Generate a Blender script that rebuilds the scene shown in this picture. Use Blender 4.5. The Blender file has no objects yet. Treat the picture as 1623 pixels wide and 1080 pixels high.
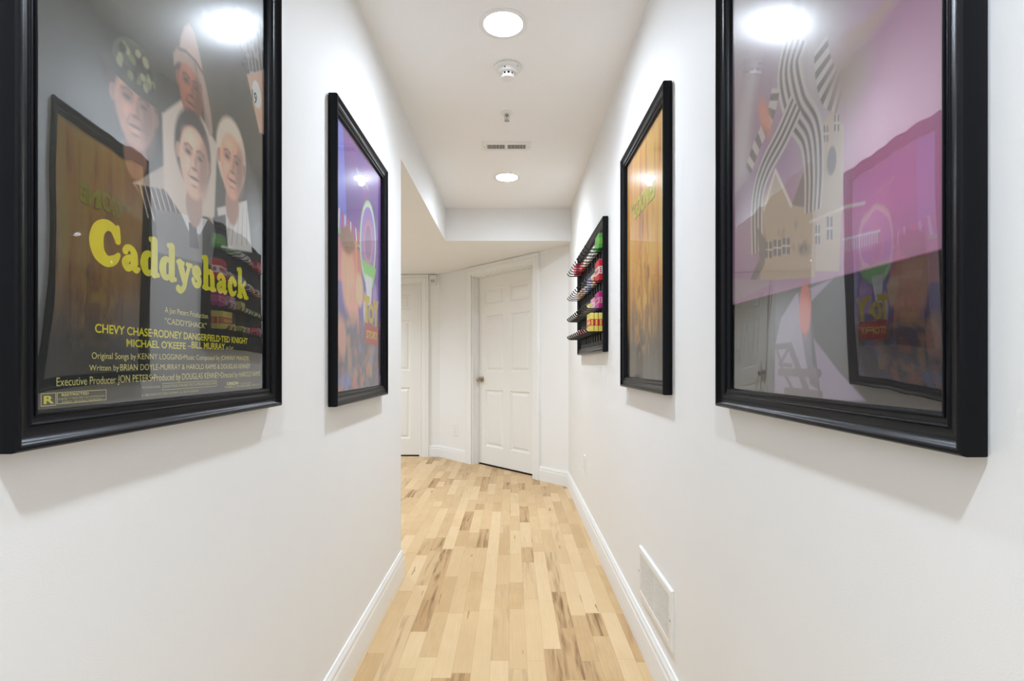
import bpy, bmesh, math, random
import numpy as np
from mathutils import Vector, Matrix

random.seed(7)
PI = math.pi
S = bpy.context.scene
C = S.collection

# ------------------------------------------------------------------ camera, world, exposure
F = 845.0            # focal length in pixels of a 1623 px wide frame
CAM_H = 1.08
cam = bpy.data.cameras.new('camera')
cam.sensor_width = 36.0
cam.lens = F / 1623.0 * 36.0
cam.shift_y = 37.0 / 1623.0
cam.clip_start = 0.02
camo = bpy.data.objects.new('camera', cam)
C.objects.link(camo)
camo.location = (0, 0, CAM_H)
camo.rotation_euler = (PI / 2, 0, 0)
S.camera = camo

world = bpy.data.worlds.new('world')
S.world = world
world.use_nodes = True
world.node_tree.nodes['Background'].inputs[0].default_value = (0.9, 0.97, 1.05, 1)
world.node_tree.nodes['Background'].inputs[1].default_value = 1.3  # added soft fill, enters through the open rear end of the hall

S.view_settings.view_transform = 'Standard'
S.view_settings.look = 'None'
S.view_settings.exposure = 0.48
S.view_settings.gamma = 1.0
S.view_settings.use_curve_mapping = False
LAMP = 120.0         # radiance of a downlight lens
SPOT = 52.0          # watts of the reflector lamp in each downlight
LAMP_COL = (0.82, 0.93, 1.085)

# ------------------------------------------------------------------ plan of the hall (metres)
XL, XR = -0.563, 0.497       # faces of the two long walls
HC, HL = 2.397, 2.12         # hall ceiling, lower ceiling
YB = -2.6                    # rear end behind the viewpoint, left open to let in fill light
YE = 2.703                   # where the left wall ends
YS = 4.505                   # face of the far soffit
YF = 6.2                     # back wall
XF = -3.2                    # far left wall of the side room
C1 = Vector((XR, 4.68)); C2 = Vector((-0.84, YF))
U = (C2 - C1).normalized()               # along the slanting wall
ANG = math.atan2(-U.y, -U.x)             # local x of things on that wall


def lin(c):
    out = []
    for v in c:
        v = v / 255.0
        out.append(v / 12.92 if v <= 0.04045 else ((v + 0.055) / 1.055) ** 2.4)
    return tuple(out)


# ------------------------------------------------------------------ materials
def mat(name, col, rough=0.5, spec=0.5, metal=0.0, bump=0.0, bscale=200.0, var=0.0, vscale=6.0, coat=0.0):
    m = bpy.data.materials.new(name)
    m.use_nodes = True
    nt = m.node_tree
    b = nt.nodes['Principled BSDF']
    c = lin(col)
    b.inputs['Base Color'].default_value = (*c, 1)
    b.inputs['Roughness'].default_value = rough
    b.inputs['Specular IOR Level'].default_value = spec
    b.inputs['Metallic'].default_value = metal
    b.inputs['Coat Weight'].default_value = coat
    tc = nt.nodes.new('ShaderNodeTexCoord')
    if bump > 0:
        n = nt.nodes.new('ShaderNodeTexNoise'); n.inputs['Scale'].default_value = bscale
        nt.links.new(tc.outputs['Object'], n.inputs['Vector'])
        bp = nt.nodes.new('ShaderNodeBump'); bp.inputs['Strength'].default_value = bump
        bp.inputs['Distance'].default_value = 0.001
        nt.links.new(n.outputs['Fac'], bp.inputs['Height'])
        nt.links.new(bp.outputs['Normal'], b.inputs['Normal'])
    if var > 0:
        n = nt.nodes.new('ShaderNodeTexNoise'); n.inputs['Scale'].default_value = vscale
        nt.links.new(tc.outputs['Object'], n.inputs['Vector'])
        r = nt.nodes.new('ShaderNodeMapRange')
        r.inputs['To Min'].default_value = 1 - var; r.inputs['To Max'].default_value = 1 + var
        nt.links.new(n.outputs['Fac'], r.inputs['Value'])
        mx = nt.nodes.new('ShaderNodeVectorMath'); mx.operation = 'SCALE'
        mx.inputs[0].default_value = c
        nt.links.new(r.outputs['Result'], mx.inputs['Scale'])
        nt.links.new(mx.outputs['Vector'], b.inputs['Base Color'])
    return m


M = {}
M['wall'] = mat('wall_paint', (240, 239, 236), 0.6, 0.2, bump=0.15, bscale=350, var=0.01)
M['ceil'] = mat('ceiling_paint', (247, 246, 244), 0.8, 0.1, bump=0.1, bscale=300)
M['trim'] = mat('trim_paint', (240, 239, 235), 0.35, 0.4)
M['door'] = mat('door_paint', (238, 236, 230), 0.35, 0.4, bump=0.06, bscale=120)
M['black'] = mat('satin_black_moulding', (6, 7, 11), 0.30, 0.16, bump=0.05, bscale=90)
M['rackblack'] = mat('black_pegboard', (38, 38, 39), 0.6, 0.3, bump=0.2, bscale=60)
M['wire'] = mat('black_coated_wire', (12, 12, 13), 0.4, 0.5)
M['white'] = mat('white_plastic', (236, 235, 231), 0.4, 0.4)
M['enamel'] = mat('white_enamel', (238, 237, 233), 0.35, 0.45)
M['dark'] = mat('dark_void', (22, 21, 20), 0.9, 0.1)  # near-black for small dark parts, and for shade in ducts and door gaps
M['greyslot'] = mat('shaded_duct', (70, 66, 60), 0.9, 0.1)
M['metal'] = mat('brushed_nickel', (168, 158, 146), 0.28, 0.5, metal=1.0)
M['chrome'] = mat('sprinkler_chrome', (190, 188, 184), 0.25, 0.5, metal=1.0)
M['yellow_ink'] = mat('yellow_ink', (250, 242, 20), 0.6, 0.2)
M['pale_ink'] = mat('pale_yellow_ink', (252, 244, 140), 0.6, 0.2)
M['dim_ink'] = mat('dull_yellow_ink', (232, 220, 120), 0.6, 0.2)
M['lime_ink'] = mat('lime_yellow_ink', (236, 232, 40), 0.6, 0.2)
M['olive_ink'] = mat('olive_outline_ink', (104, 92, 20), 0.6, 0.2)
M['gold_ink'] = mat('golden_yellow_ink', (236, 208, 40), 0.6, 0.2)
M['red_ink'] = mat('red_ink', (206, 52, 28), 0.6, 0.2)
M['white_ink'] = mat('white_ink', (232, 228, 232), 0.6, 0.2)
M['grey_ink'] = mat('grey_ink', (120, 110, 104), 0.6, 0.2)
M['black_ink'] = mat('black_ink', (24, 22, 24), 0.6, 0.2)


def lamp_mat():
    m = bpy.data.materials.new('lit_lens'); m.use_nodes = True
    nt = m.node_tree; nt.nodes.clear()
    o = nt.nodes.new('ShaderNodeOutputMaterial'); e = nt.nodes.new('ShaderNodeEmission')
    e.inputs[0].default_value = (*LAMP_COL, 1); e.inputs[1].default_value = LAMP
    nt.links.new(e.outputs[0], o.inputs[0])
    return m


M['lens'] = lamp_mat()


def pane_mat():
    m = bpy.data.materials.new('acrylic_glazing'); m.use_nodes = True
    nt = m.node_tree; nt.nodes.clear()
    o = nt.nodes.new('ShaderNodeOutputMaterial')
    t = nt.nodes.new('ShaderNodeBsdfTransparent')
    g = nt.nodes.new('ShaderNodeBsdfGlossy'); g.inputs['Roughness'].default_value = 0.014
    g2 = nt.nodes.new('ShaderNodeBsdfGlossy'); g2.inputs['Roughness'].default_value = 0.22
    mg = nt.nodes.new('ShaderNodeMixShader'); mg.inputs[0].default_value = 0.2
    fr = nt.nodes.new('ShaderNodeFresnel'); fr.inputs['IOR'].default_value = 1.5
    ma = nt.nodes.new('ShaderNodeMath'); ma.operation = 'MULTIPLY_ADD'
    ma.inputs[1].default_value = 0.42; ma.inputs[2].default_value = 0.235; ma.use_clamp = True
    mx = nt.nodes.new('ShaderNodeMixShader')
    tc = nt.nodes.new('ShaderNodeTexCoord')
    n = nt.nodes.new('ShaderNodeTexNoise'); n.inputs['Scale'].default_value = 1.0
    n.inputs['Detail'].default_value = 1.0
    mp = nt.nodes.new('ShaderNodeMapping'); mp.inputs['Scale'].default_value = (16, 1, 4)
    bp = nt.nodes.new('ShaderNodeBump'); bp.inputs['Strength'].default_value = 0.12
    bp.inputs['Distance'].default_value = 0.004
    L = nt.links.new
    L(tc.outputs['Object'], mp.inputs[0]); L(mp.outputs[0], n.inputs['Vector']); L(n.outputs['Fac'], bp.inputs['Height'])
    L(g.outputs[0], mg.inputs[1]); L(g2.outputs[0], mg.inputs[2])
    L(bp.outputs['Normal'], g.inputs['Normal'])
    L(fr.outputs[0], ma.inputs[0]); L(ma.outputs[0], mx.inputs[0])
    L(t.outputs[0], mx.inputs[1]); L(mg.outputs[0], mx.inputs[2]); L(mx.outputs[0], o.inputs[0])
    return m


def clear_mat():
    m = bpy.data.materials.new('acrylic_edge'); m.use_nodes = True
    nt = m.node_tree; nt.nodes.clear()
    o = nt.nodes.new('ShaderNodeOutputMaterial'); t = nt.nodes.new('ShaderNodeBsdfTransparent')
    nt.links.new(t.outputs[0], o.inputs[0])
    return m


M['pane'] = pane_mat(); M['clear'] = clear_mat()


def print_mat():
    m = bpy.data.materials.new('printed_paper'); m.use_nodes = True
    nt = m.node_tree; b = nt.nodes['Principled BSDF']
    a = nt.nodes.new('ShaderNodeAttribute'); a.attribute_name = 'ink'
    nt.links.new(a.outputs['Color'], b.inputs['Base Color'])
    b.inputs['Roughness'].default_value = 0.7; b.inputs['Specular IOR Level'].default_value = 0.1
    return m


M['print'] = print_mat()


def floor_mat():
    m = bpy.data.materials.new('maple_strip_floor'); m.use_nodes = True
    nt = m.node_tree; b = nt.nodes['Principled BSDF']
    L = nt.links.new

    def math_(op, a, c=None, d=None):
        n = nt.nodes.new('ShaderNodeMath'); n.operation = op
        for i, v in enumerate((a, c, d)):
            if v is None: continue
            if isinstance(v, (int, float)): n.inputs[i].default_value = v
            else: L(v, n.inputs[i])
        return n.outputs[0]

    def wn(x, y=None, seed=0.0):
        cb = nt.nodes.new('ShaderNodeCombineXYZ')
        L(x, cb.inputs[0])
        if y is not None: L(y, cb.inputs[1])
        cb.inputs[2].default_value = seed
        n = nt.nodes.new('ShaderNodeTexWhiteNoise'); n.noise_dimensions = '3D'
        L(cb.outputs[0], n.inputs['Vector'])
        return n.outputs['Value']
    tc = nt.nodes.new('ShaderNodeTexCoord')
    sp = nt.nodes.new('ShaderNodeSeparateXYZ'); L(tc.outputs['Object'], sp.inputs[0])
    X, Y = sp.outputs[0], sp.outputs[1]
    W = 0.066
    xs = math_('DIVIDE', math_('ADD', X, 20.01), W)
    si = math_('FLOOR', xs); xf = math_('FRACT', xs)
    off = math_('MULTIPLY', wn(si, None, 1.3), 7.0)
    t = math_('ADD', math_('DIVIDE', math_('ADD', Y, 30.0), 0.40), off)
    ti = math_('FLOOR', t); tf = math_('FRACT', t)
    r = math_('MULTIPLY_ADD', wn(si, ti, 2.7), 0.8, 0.1)
    hi = math_('GREATER_THAN', tf, r)
    pid = math_('ADD', ti, hi)
    tone = wn(si, pid, 5.1)
    streaky = wn(si, pid, 9.9)
    shift = math_('MULTIPLY', wn(si, pid, 3.3), 40.0)
    # grain coordinates: stretched along the strip, different in every piece
    cb = nt.nodes.new('ShaderNodeCombineXYZ')
    L(math_('MULTIPLY', X, 1.0), cb.inputs[0]); L(math_('MULTIPLY', Y, 0.045), cb.inputs[1]); L(shift, cb.inputs[2])
    g1 = nt.nodes.new('ShaderNodeTexNoise'); g1.inputs['Scale'].default_value = 150; g1.inputs['Detail'].default_value = 4
    g1.inputs['Distortion'].default_value = 0.6
    L(cb.outputs[0], g1.inputs['Vector'])
    cb2 = nt.nodes.new('ShaderNodeCombineXYZ')
    L(X, cb2.inputs[0]); L(math_('MULTIPLY', Y, 0.08), cb2.inputs[1]); L(shift, cb2.inputs[2])
    g2 = nt.nodes.new('ShaderNodeTexNoise'); g2.inputs['Scale'].default_value = 42; g2.inputs['Detail'].default_value = 3
    g2.inputs['Distortion'].default_value = 0.5
    L(cb2.outputs[0], g2.inputs['Vector'])
    cb3 = nt.nodes.new('ShaderNodeCombineXYZ')
    L(X, cb3.inputs[0]); L(math_('MULTIPLY', Y, 0.5), cb3.inputs[1]); L(shift, cb3.inputs[2])
    g3 = nt.nodes.new('ShaderNodeTexNoise'); g3.inputs['Scale'].default_value = 14; g3.inputs['Detail'].default_value = 2
    L(cb3.outputs[0], g3.inputs['Vector'])
    rp = nt.nodes.new('ShaderNodeValToRGB')
    els = rp.color_ramp.elements
    cols = [(0.0, (196, 161, 114)), (0.2, (205, 171, 124)), (0.5, (211, 179, 132)), (0.8, (216, 185, 139)), (1.0, (221, 191, 147))]
    while len(els) < len(cols): els.new(0.5)
    for e, (p, c) in zip(els, cols):
        e.position = p; e.color = (*lin(c), 1)
    tv = math_('ADD', tone, math_('MULTIPLY', math_('SUBTRACT', g3.outputs['Fac'], 0.5), 0.5))
    L(math_('ADD', tv, math_('MULTIPLY', math_('SUBTRACT', g1.outputs['Fac'], 0.5), 0.6)), rp.inputs[0])
    # mineral streaks on some pieces
    amt = nt.nodes.new('ShaderNodeMapRange'); amt.inputs['From Min'].default_value = 0.72; amt.inputs['From Max'].default_value = 0.96
    amt.clamp = True
    L(streaky, amt.inputs['Value'])
    th = nt.nodes.new('ShaderNodeMapRange'); th.inputs['From Min'].default_value = 0.46; th.inputs['From Max'].default_value = 0.62
    L(g2.outputs['Fac'], th.inputs['Value'])
    fine = nt.nodes.new('ShaderNodeMapRange'); fine.inputs['From Min'].default_value = 0.35; fine.inputs['From Max'].default_value = 0.65
    fine.inputs['To Min'].default_value = 0.25
    L(g1.outputs['Fac'], fine.inputs['Value'])
    sm = math_('MULTIPLY', math_('MULTIPLY', amt.outputs[0], th.outputs[0]), fine.outputs[0])
    mx = nt.nodes.new('ShaderNodeMix'); mx.data_type = 'RGBA'
    L(sm, mx.inputs['Factor']); L(rp.outputs[0], mx.inputs['A'])
    mx.inputs['B'].default_value = (*lin((128, 92, 54)), 1)
    # whole-piece brown tint on the streaky ones
    mt = nt.nodes.new('ShaderNodeMix'); mt.data_type = 'RGBA'; mt.blend_type = 'MULTIPLY'
    L(math_('MULTIPLY', amt.outputs[0], 0.6), mt.inputs['Factor']); L(mx.outputs['Result'], mt.inputs['A'])
    mt.inputs['B'].default_value = (*lin((216, 200, 178)), 1)
    # short dark flecks at random
    sk = math_('MULTIPLY', math_('GREATER_THAN', g2.outputs['Fac'], 0.715), 0.7)
    mf = nt.nodes.new('ShaderNodeMix'); mf.data_type = 'RGBA'
    L(sk, mf.inputs['Factor']); L(mt.outputs['Result'], mf.inputs['A'])
    mf.inputs['B'].default_value = (*lin((128, 92, 52)), 1)
    # seams
    ex = math_('MINIMUM', xf, math_('SUBTRACT', 1.0, xf))
    ey = math_('ABSOLUTE', math_('SUBTRACT', tf, r))
    seam = math_('MAXIMUM', math_('LESS_THAN', ex, 0.010), math_('LESS_THAN', ey, 0.0022))
    ms = nt.nodes.new('ShaderNodeMix'); ms.data_type = 'RGBA'; ms.blend_type = 'MULTIPLY'
    L(math_('MULTIPLY', seam, 0.3), ms.inputs['Factor']); L(mf.outputs['Result'], ms.inputs['A'])
    ms.inputs['B'].default_value = (*lin((150, 120, 85)), 1)
    L(ms.outputs['Result'], b.inputs['Base Color'])
    b.inputs['Roughness'].default_value = 0.42
    b.inputs['Specular IOR Level'].default_value = 0.35
    return m


M['floor'] = floor_mat()


# ------------------------------------------------------------------ helpers
class MB:
    """collects shapes, then links them as one mesh object"""
    def __init__(self):
        self.bm = bmesh.new()

    def face(self, pts, mi=0, smooth=False):
        f = self.bm.faces.new([self.bm.verts.new(p) for p in pts])
        f.material_index = mi; f.smooth = smooth
        return f

    def box(self, x0, x1, y0, y1, z0, z1, bevel=0.0, mi=0, seg=2):
        v = [self.bm.verts.new((x, y, z)) for z in (z0, z1) for y in (y0, y1) for x in (x0, x1)]
        fs = [self.bm.faces.new([v[i] for i in q]) for q in
              ((0, 2, 3, 1), (4, 5, 7, 6), (0, 1, 5, 4), (2, 6, 7, 3), (0, 4, 6, 2), (1, 3, 7, 5))]
        for f in fs: f.material_index = mi
        if bevel > 0:
            es = list({e for f in fs for e in f.edges})
            r = bmesh.ops.bevel(self.bm, geom=es, offset=bevel, segments=seg, affect='EDGES', profile=0.6)
            for f in r['faces']: f.material_index = mi
        return self

    def loft(self, rings, closed=True, mi=0, smooth=True, cap=False):
        vs = [[self.bm.verts.new(p) for p in r] for r in rings]
        n = len(vs[0])
        for a, b in zip(vs[:-1], vs[1:]):
            for i in range(n if closed else n - 1):
                j = (i + 1) % n
                f = self.bm.faces.new((a[i], a[j], b[j], b[i])); f.smooth = smooth; f.material_index = mi
        if cap:
            for r in (vs[0], vs[-1]):
                f = self.bm.faces.new(r); f.material_index = mi
        return self

    def lathe(self, prof, axis='z', origin=(0, 0, 0), seg=32, mi=0, cap=True):
        """prof = [(radius, along)]"""
        rings = []
        for r, h in prof:
            ring = []
            for k in range(seg):
                a = 2 * PI * k / seg
                p = (r * math.cos(a), r * math.sin(a), h)
                if axis == 'y': p = (p[0], p[2], p[1])
                ring.append(tuple(p[i] + origin[i] for i in range(3)))
            rings.append(ring)
        return self.loft(rings, True, mi, True, cap)

    def tube(self, pts, r, seg=8, mi=0):
        pts = [Vector(p) for p in pts]
        rings = []
        for i, p in enumerate(pts):
            d = (pts[min(i + 1, len(pts) - 1)] - pts[max(i - 1, 0)]).normalized()
            a = d.cross(Vector((0, 0, 1)))
            if a.length < 0.01: a = d.cross(Vector((1, 0, 0)))
            a.normalize(); b = d.cross(a)
            rings.append([tuple(p + r * (math.cos(2 * PI * k / seg) * a + math.sin(2 * PI * k / seg) * b)) for k in range(seg)])
        return self.loft(rings, True, mi, True, True)

    def prism(self, poly, z0, z1, holes=(), mi=0):
        bm2 = bmesh.new()
        es = []
        for loop in [poly] + list(holes):
            vs = [bm2.verts.new((p[0], p[1], z0)) for p in loop]
            es += [bm2.edges.new((vs[i], vs[(i + 1) % len(vs)])) for i in range(len(vs))]
        bmesh.ops.triangle_fill(bm2, edges=es, use_beauty=True, use_dissolve=False)
        r = bmesh.ops.extrude_face_region(bm2, geom=list(bm2.faces))
        for e in r['geom']:
            if isinstance(e, bmesh.types.BMVert): e.co.z = z1
        for f in bm2.faces: f.material_index = mi
        me = bpy.data.meshes.new('tmp'); bm2.to_mesh(me); bm2.free()
        self.bm.from_mesh(me); bpy.data.meshes.remove(me)
        return self

    def build(self, name, mats, parent=None, sharp=35, merge=False, flip=True):
        if merge: bmesh.ops.remove_doubles(self.bm, verts=self.bm.verts, dist=1e-5)
        if flip: bmesh.ops.recalc_face_normals(self.bm, faces=self.bm.faces)
        me = bpy.data.meshes.new(name)
        self.bm.to_mesh(me); self.bm.free()
        if not isinstance(mats, (list, tuple)): mats = [mats]
        for m in mats: me.materials.append(m)
        me.set_sharp_from_angle(angle=math.radians(sharp))
        o = bpy.data.objects.new(name, me)
        C.objects.link(o)
        if parent is not None: o.parent = parent
        return o


def thing(name, label, cat, loc=(0, 0, 0), rz=0.0, group=None):
    o = bpy.data.objects.new(name, None); C.objects.link(o)
    o.empty_display_size = 0.05
    o.location = loc; o.rotation_euler = (0, 0, rz)
    o['label'] = label; o['category'] = cat
    if group: o['group'] = group
    return o


def struct(o, label=None, cat=None):
    o['kind'] = 'structure'
    if label: o['label'] = label
    if cat: o['category'] = cat
    return o


def circle(x, y, r, n=40):
    return [(x + r * math.cos(2 * PI * k / n), y + r * math.sin(2 * PI * k / n)) for k in range(n)]


# ------------------------------------------------------------------ the setting
struct(MB().box(XF - 0.2, XR + 0.9, YB - 0.2, YF + 0.9, -0.06, 0.0).build('floor', M['floor']),
       'pale maple strip floor with brown streaks', 'floor')

LIGHTS = [(-0.036, 3.76), (-0.034, 2.065), (-0.034, -0.12)]
LOWLIGHTS = [(-1.75, 4.1), (-2.2, 5.5), (-0.9, 5.15)]
LOWLIGHTS = LOWLIGHTS[:2]
R_CAN = 0.077
struct(MB().prism([(XL - 0.1, YB - 0.1), (XR + 0.1, YB - 0.1), (XR + 0.1, YS + 0.05), (XL - 0.1, YS + 0.05)], HC, HC + 0.06,
                  [circle(x, y, R_CAN) for x, y in LIGHTS]).build('ceiling', M['ceil']),
       'white ceiling of the hall with downlights', 'ceiling')
struct(MB().prism([(XF - 0.1, YE), (XL, YE), (XL, YS), (XR + 0.8, YS), (XR + 0.8, YF + 0.1), (XF - 0.1, YF + 0.1)], HL, HC - 0.0005,
                  [circle(x, y, R_CAN) for x, y in LOWLIGHTS]).build('ceiling_lower', M['wall']),
       'lower white ceiling and soffit around the far end of the hall', 'ceiling')
TW = 0.12
struct(MB().box(XR, XR + TW, YB - 0.1, C1.y, 0, HC).build('wall_right', M['wall']), 'white right wall of the hall', 'wall')
struct(MB().prism([(XL, YB - 0.1), (XL, YE), (XF - 0.1, YE), (XF - 0.1, YE - TW), (XL - TW, YE - TW), (XL - TW, YB - 0.1)], 0, HC)
       .build('wall_left', M['wall']), 'white left wall of the hall ending at an opening', 'wall')
struct(MB().box(XF - 0.1, XF, YE, YF + 0.1, 0, HL).build('wall_side', M['wall']), 'white side wall of the space left of the hall', 'wall')

# slanting wall (local: x right along the wall from its far end, y into the wall)
LEN = (C2 - C1).length
T0, T1 = 0.445, 1.410        # door opening measured from the near corner C1
HO = 2.035                   # opening height


def on_slant(t, off=0.0, z=0.0):
    p = C1 + U * t
    n = Vector((-U.y, U.x)) * 1.0          # candidate normal
    if n.y > 0: n = -n                     # towards the hall
    p = p + n * off
    return (p.x, p.y, z)


w = MB()
w.box(-T0, 0.06, 0, TW, 0, HL)
w.box(-LEN - 0.05, -T1, 0, TW, 0, HL)
w.box(-T1, -T0, 0, TW, HO, HL)
o = w.build('wall_angled', M['wall']); o.location = (C1.x, C1.y, 0); o.rotation_euler = (0, 0, ANG)
struct(o, 'white slanting wall with a panelled door at the end of the hall', 'wall')
# back wall with its own door
DX1 = -1.051; DX0 = DX1 - 0.80
w = MB()
w.box(DX1, C2.x + 0.02, YF, YF + TW, 0, HL)
w.box(XF, DX0, YF, YF + TW, 0, HL)
w.box(DX0, DX1, YF, YF + TW, HO, HL)
struct(w.build('wall_back', M['wall']), 'white back wall with a panelled door left of the hall', 'wall')
# unseen wall added behind both doors to keep stray world light out
struct(MB().box(XF, XR + 0.9, YF + 0.6, YF + 0.7, 0, HL).build('wall_light_stop', M['wall']), 'unseen wall behind the doors, added to keep light out', 'wall')

BASEP = [(0.0, 0.0), (0.0152, 0.0), (0.0152, 0.092), (0.0145, 0.098), (0.0118, 0.102), (0.0118, 0.107), (0.0128, 0.111),
         (0.0120, 0.118), (0.0088, 0.124), (0.0066, 0.129), (0.0060, 0.134), (0.0, 0.134)]


def moulding(name, pts, prof, label):
    """sweeps a profile (offset into the room, height) along a plan polyline, room on the left"""
    pts = [Vector(p) for p in pts]
    rings = []
    for i, p in enumerate(pts):
        if i == 0: n = Vector((-(pts[1] - p).y, (pts[1] - p).x)).normalized(); k = 1
        elif i == len(pts) - 1: n = Vector((-(p - pts[i - 1]).y, (p - pts[i - 1]).x)).normalized(); k = 1
        else:
            a = (p - pts[i - 1]).normalized(); b = (pts[i + 1] - p).normalized()
            na, nb = Vector((-a.y, a.x)), Vector((-b.y, b.x))
            n = (na + nb).normalized(); k = 1 / max(n.dot(na), 0.3)
        rings.append([(p.x + n.x * k * w_, p.y + n.y * k * w_, h) for w_, h in prof])
    m = MB(); m.loft(rings, True, 0, True, True)
    return struct(m.build(name, M['trim'], sharp=50), label, 'baseboard')


CW = 0.088                   # casing width
pa = on_slant(T0 - CW + 0.003); pb = on_slant(T1 + CW - 0.003)
moulding('baseboard_right', [(XR, YB), (XR, C1.y), pa[:2]], BASEP, 'white baseboard along the right wall')
moulding('baseboard_angled', [pb[:2], (C2.x, C2.y), (DX1 + CW - 0.003, YF)], BASEP, 'white baseboard between the two far doors')
moulding('baseboard_left', [(DX0 - CW + 0.003, YF), (XF, YF), (XF, YE), (XL, YE), (XL, YB)], BASEP, 'white baseboard along the left wall')

CASP = [(0.0, 0.0), (0.0, 0.010), (0.004, 0.013), (0.012, 0.0135), (0.040, 0.016), (0.052, 0.019), (0.056, 0.0165), (0.060, 0.019),
        (0.066, 0.023), (0.082, 0.023), (0.087, 0.019), (0.088, 0.0)]


def six_panel_door(name, loc, rz, W, H, label, knob_side, leaf_back):
    """local: x along the wall (opening 0..W), y into the wall, z up"""
    root = bpy.data.objects.new(name, None); C.objects.link(root)
    root.location = loc; root.rotation_euler = (0, 0, rz)
    struct(root, label, 'door')
    # casing: mitred sweep up, over and down
    m = MB()
    R = [[(-w_, -h, 0) for w_, h in CASP], [(-w_, -h, H + w_ - 0.004) for w_, h in CASP],
         [(W + w_, -h, H + w_ - 0.004) for w_, h in CASP], [(W + w_, -h, 0) for w_, h in CASP]]
    m.loft(R, True, 0, True, True)
    m.build('casing', M['trim'], root, 50)
    # jamb lining with stop
    J = 0.018
    m = MB()
    m.box(0.004, J, 0.0, TW, 0, H - 0.004); m.box(W - J, W - 0.004, 0.0, TW, 0, H - 0.004); m.box(J, W - J, 0.0, TW, H - J, H - 0.004)
    s0 = leaf_back - 0.014
    m.box(J, J + 0.010, s0 - 0.02, s0 + 0.012, 0, H - J); m.box(W - J - 0.010, W - J, s0 - 0.02, s0 + 0.012, 0, H - J)
    m.box(J + 0.01, W - J - 0.01, s0 - 0.02, s0 + 0.012, H - J - 0.010, H - J)
    m.build('jamb', M['trim'], root)
    # dark strip painted in for the shade of the gap under the leaf
    MB().box(J, W - J, leaf_back - 0.004, TW, 0.0005, 0.006).build('gap_shade', M['dark'], root)
    # leaf
    x0, x1 = J + 0.003, W - J - 0.003
    z0, z1 = 0.016, H - J - 0.003
    yf = leaf_back; th = 0.035
    lw = x1 - x0
    st, mid = 0.118, 0.112
    pw = (lw - 2 * st - mid) / 2
    xs = [x0, x0 + st, x0 + st + pw, x0 + st + pw + mid, x1 - st, x1]
    zs = [z0, 0.205, 0.805, 1.000, 1.590, 1.715, 1.885, z1]
    m = MB()
    for i in range(5):
        for j in range(7):
            a, b, c, d = xs[i], xs[i + 1], zs[j], zs[j + 1]
            if i in (1, 3) and j in (1, 3, 5):
                ins = [(0, 0), (0.006, 0.008), (0.016, 0.011), (0.024, 0.011), (0.030, 0.008), (0.048, 0.003), (0.052, 0.0025)]
                rings = [[(a + q, yf + dp, c + q), (b - q, yf + dp, c + q), (b - q, yf + dp, d - q), (a + q, yf + dp, d - q)] for q, dp in ins]
                m.loft(rings, True, 0, False)
                m.face(rings[-1])
            else:
                m.face([(a, yf, c), (b, yf, c), (b, yf, d), (a, yf, d)])
    m.face([(x0, yf + th, z0), (x0, yf + th, z1), (x1, yf + th, z1), (x1, yf + th, z0)])
    for p, q in (((x0, z0), (x1, z0)), ((x1, z0), (x1, z1)), ((x1, z1), (x0, z1)), ((x0, z1), (x0, z0))):
        m.face([(p[0], yf, p[1]), (q[0], yf, q[1]), (q[0], yf + th, q[1]), (p[0], yf + th, p[1])])
    leaf = m.build('door_leaf', M['door'], root, 20, merge=True)
    # knob
    kx = x0 + 0.062 if knob_side == 'l' else x1 - 0.062
    k = MB().lathe([(0.001, 0.0), (0.032, 0.0), (0.032, -0.004), (0.027, -0.009), (0.013, -0.012), (0.011, -0.030), (0.018, -0.036), (0.026, -0.046),
                    (0.028, -0.056), (0.024, -0.066), (0.013, -0.072), (0.002, -0.073)], 'y', (kx, yf, 0.915), 28)
    k.build('door_knob', M['metal'], leaf)
    # strike plate edge on the jamb beside the knob
    ex = J if knob_side == 'l' else W - J
    sg = 1 if knob_side == 'l' else -1
    MB().box(min(ex, ex + sg * 0.0015), max(ex, ex + sg * 0.0015), yf - 0.032, yf - 0.004, 0.885, 0.945).build('strike_plate', M['metal'], root)
    return root


px, py, _ = on_slant(T1)
six_panel_door('door_1', (px, py, 0), ANG, T1 - T0, HO, 'white six-panel door with a nickel knob in the slanting wall', 'l', 0.080)
six_panel_door('door_2', (DX0, YF, 0), 0, DX1 - DX0, HO, 'white six-panel door seen past the end of the left wall', 'l', 0.035)


# ------------------------------------------------------------------ ceiling fittings
def downlight(x, y, z, label, group, watts=SPOT):
    t = thing('recessed_light', label, 'ceiling light', (x, y, z), 0, group)
    MB().lathe([(R_CAN - 0.001, 0.016), (R_CAN - 0.003, 0.0), (R_CAN - 0.002, -0.003), (0.090, -0.005), (0.094, -0.003), (0.095, 0.0)], seg=48, cap=False) \
        .build('trim_ring', M['enamel'], t)
    MB().lathe([(R_CAN - 0.002, 0.001), (R_CAN - 0.006, 0.018), (0.070, 0.042), (0.060, 0.055), (0.001, 0.055)], seg=48, cap=False).build('reflector', M['enamel'], t)
    MB().lathe([(R_CAN - 0.007, 0.017), (0.066, 0.010), (0.045, 0.005), (0.02, 0.003), (0.001, 0.0025)], seg=40, cap=True).build('lens', M['lens'], t)
    ld = bpy.data.lights.new('reflector_lamp', 'SPOT')
    ld.energy = watts; ld.color = LAMP_COL; ld.spot_size = math.radians(150); ld.spot_blend = 1.0; ld.shadow_soft_size = 0.05
    lo = bpy.data.objects.new('reflector_lamp', ld); C.objects.link(lo); lo.parent = t; lo.location = (0, 0, -0.001)


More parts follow.
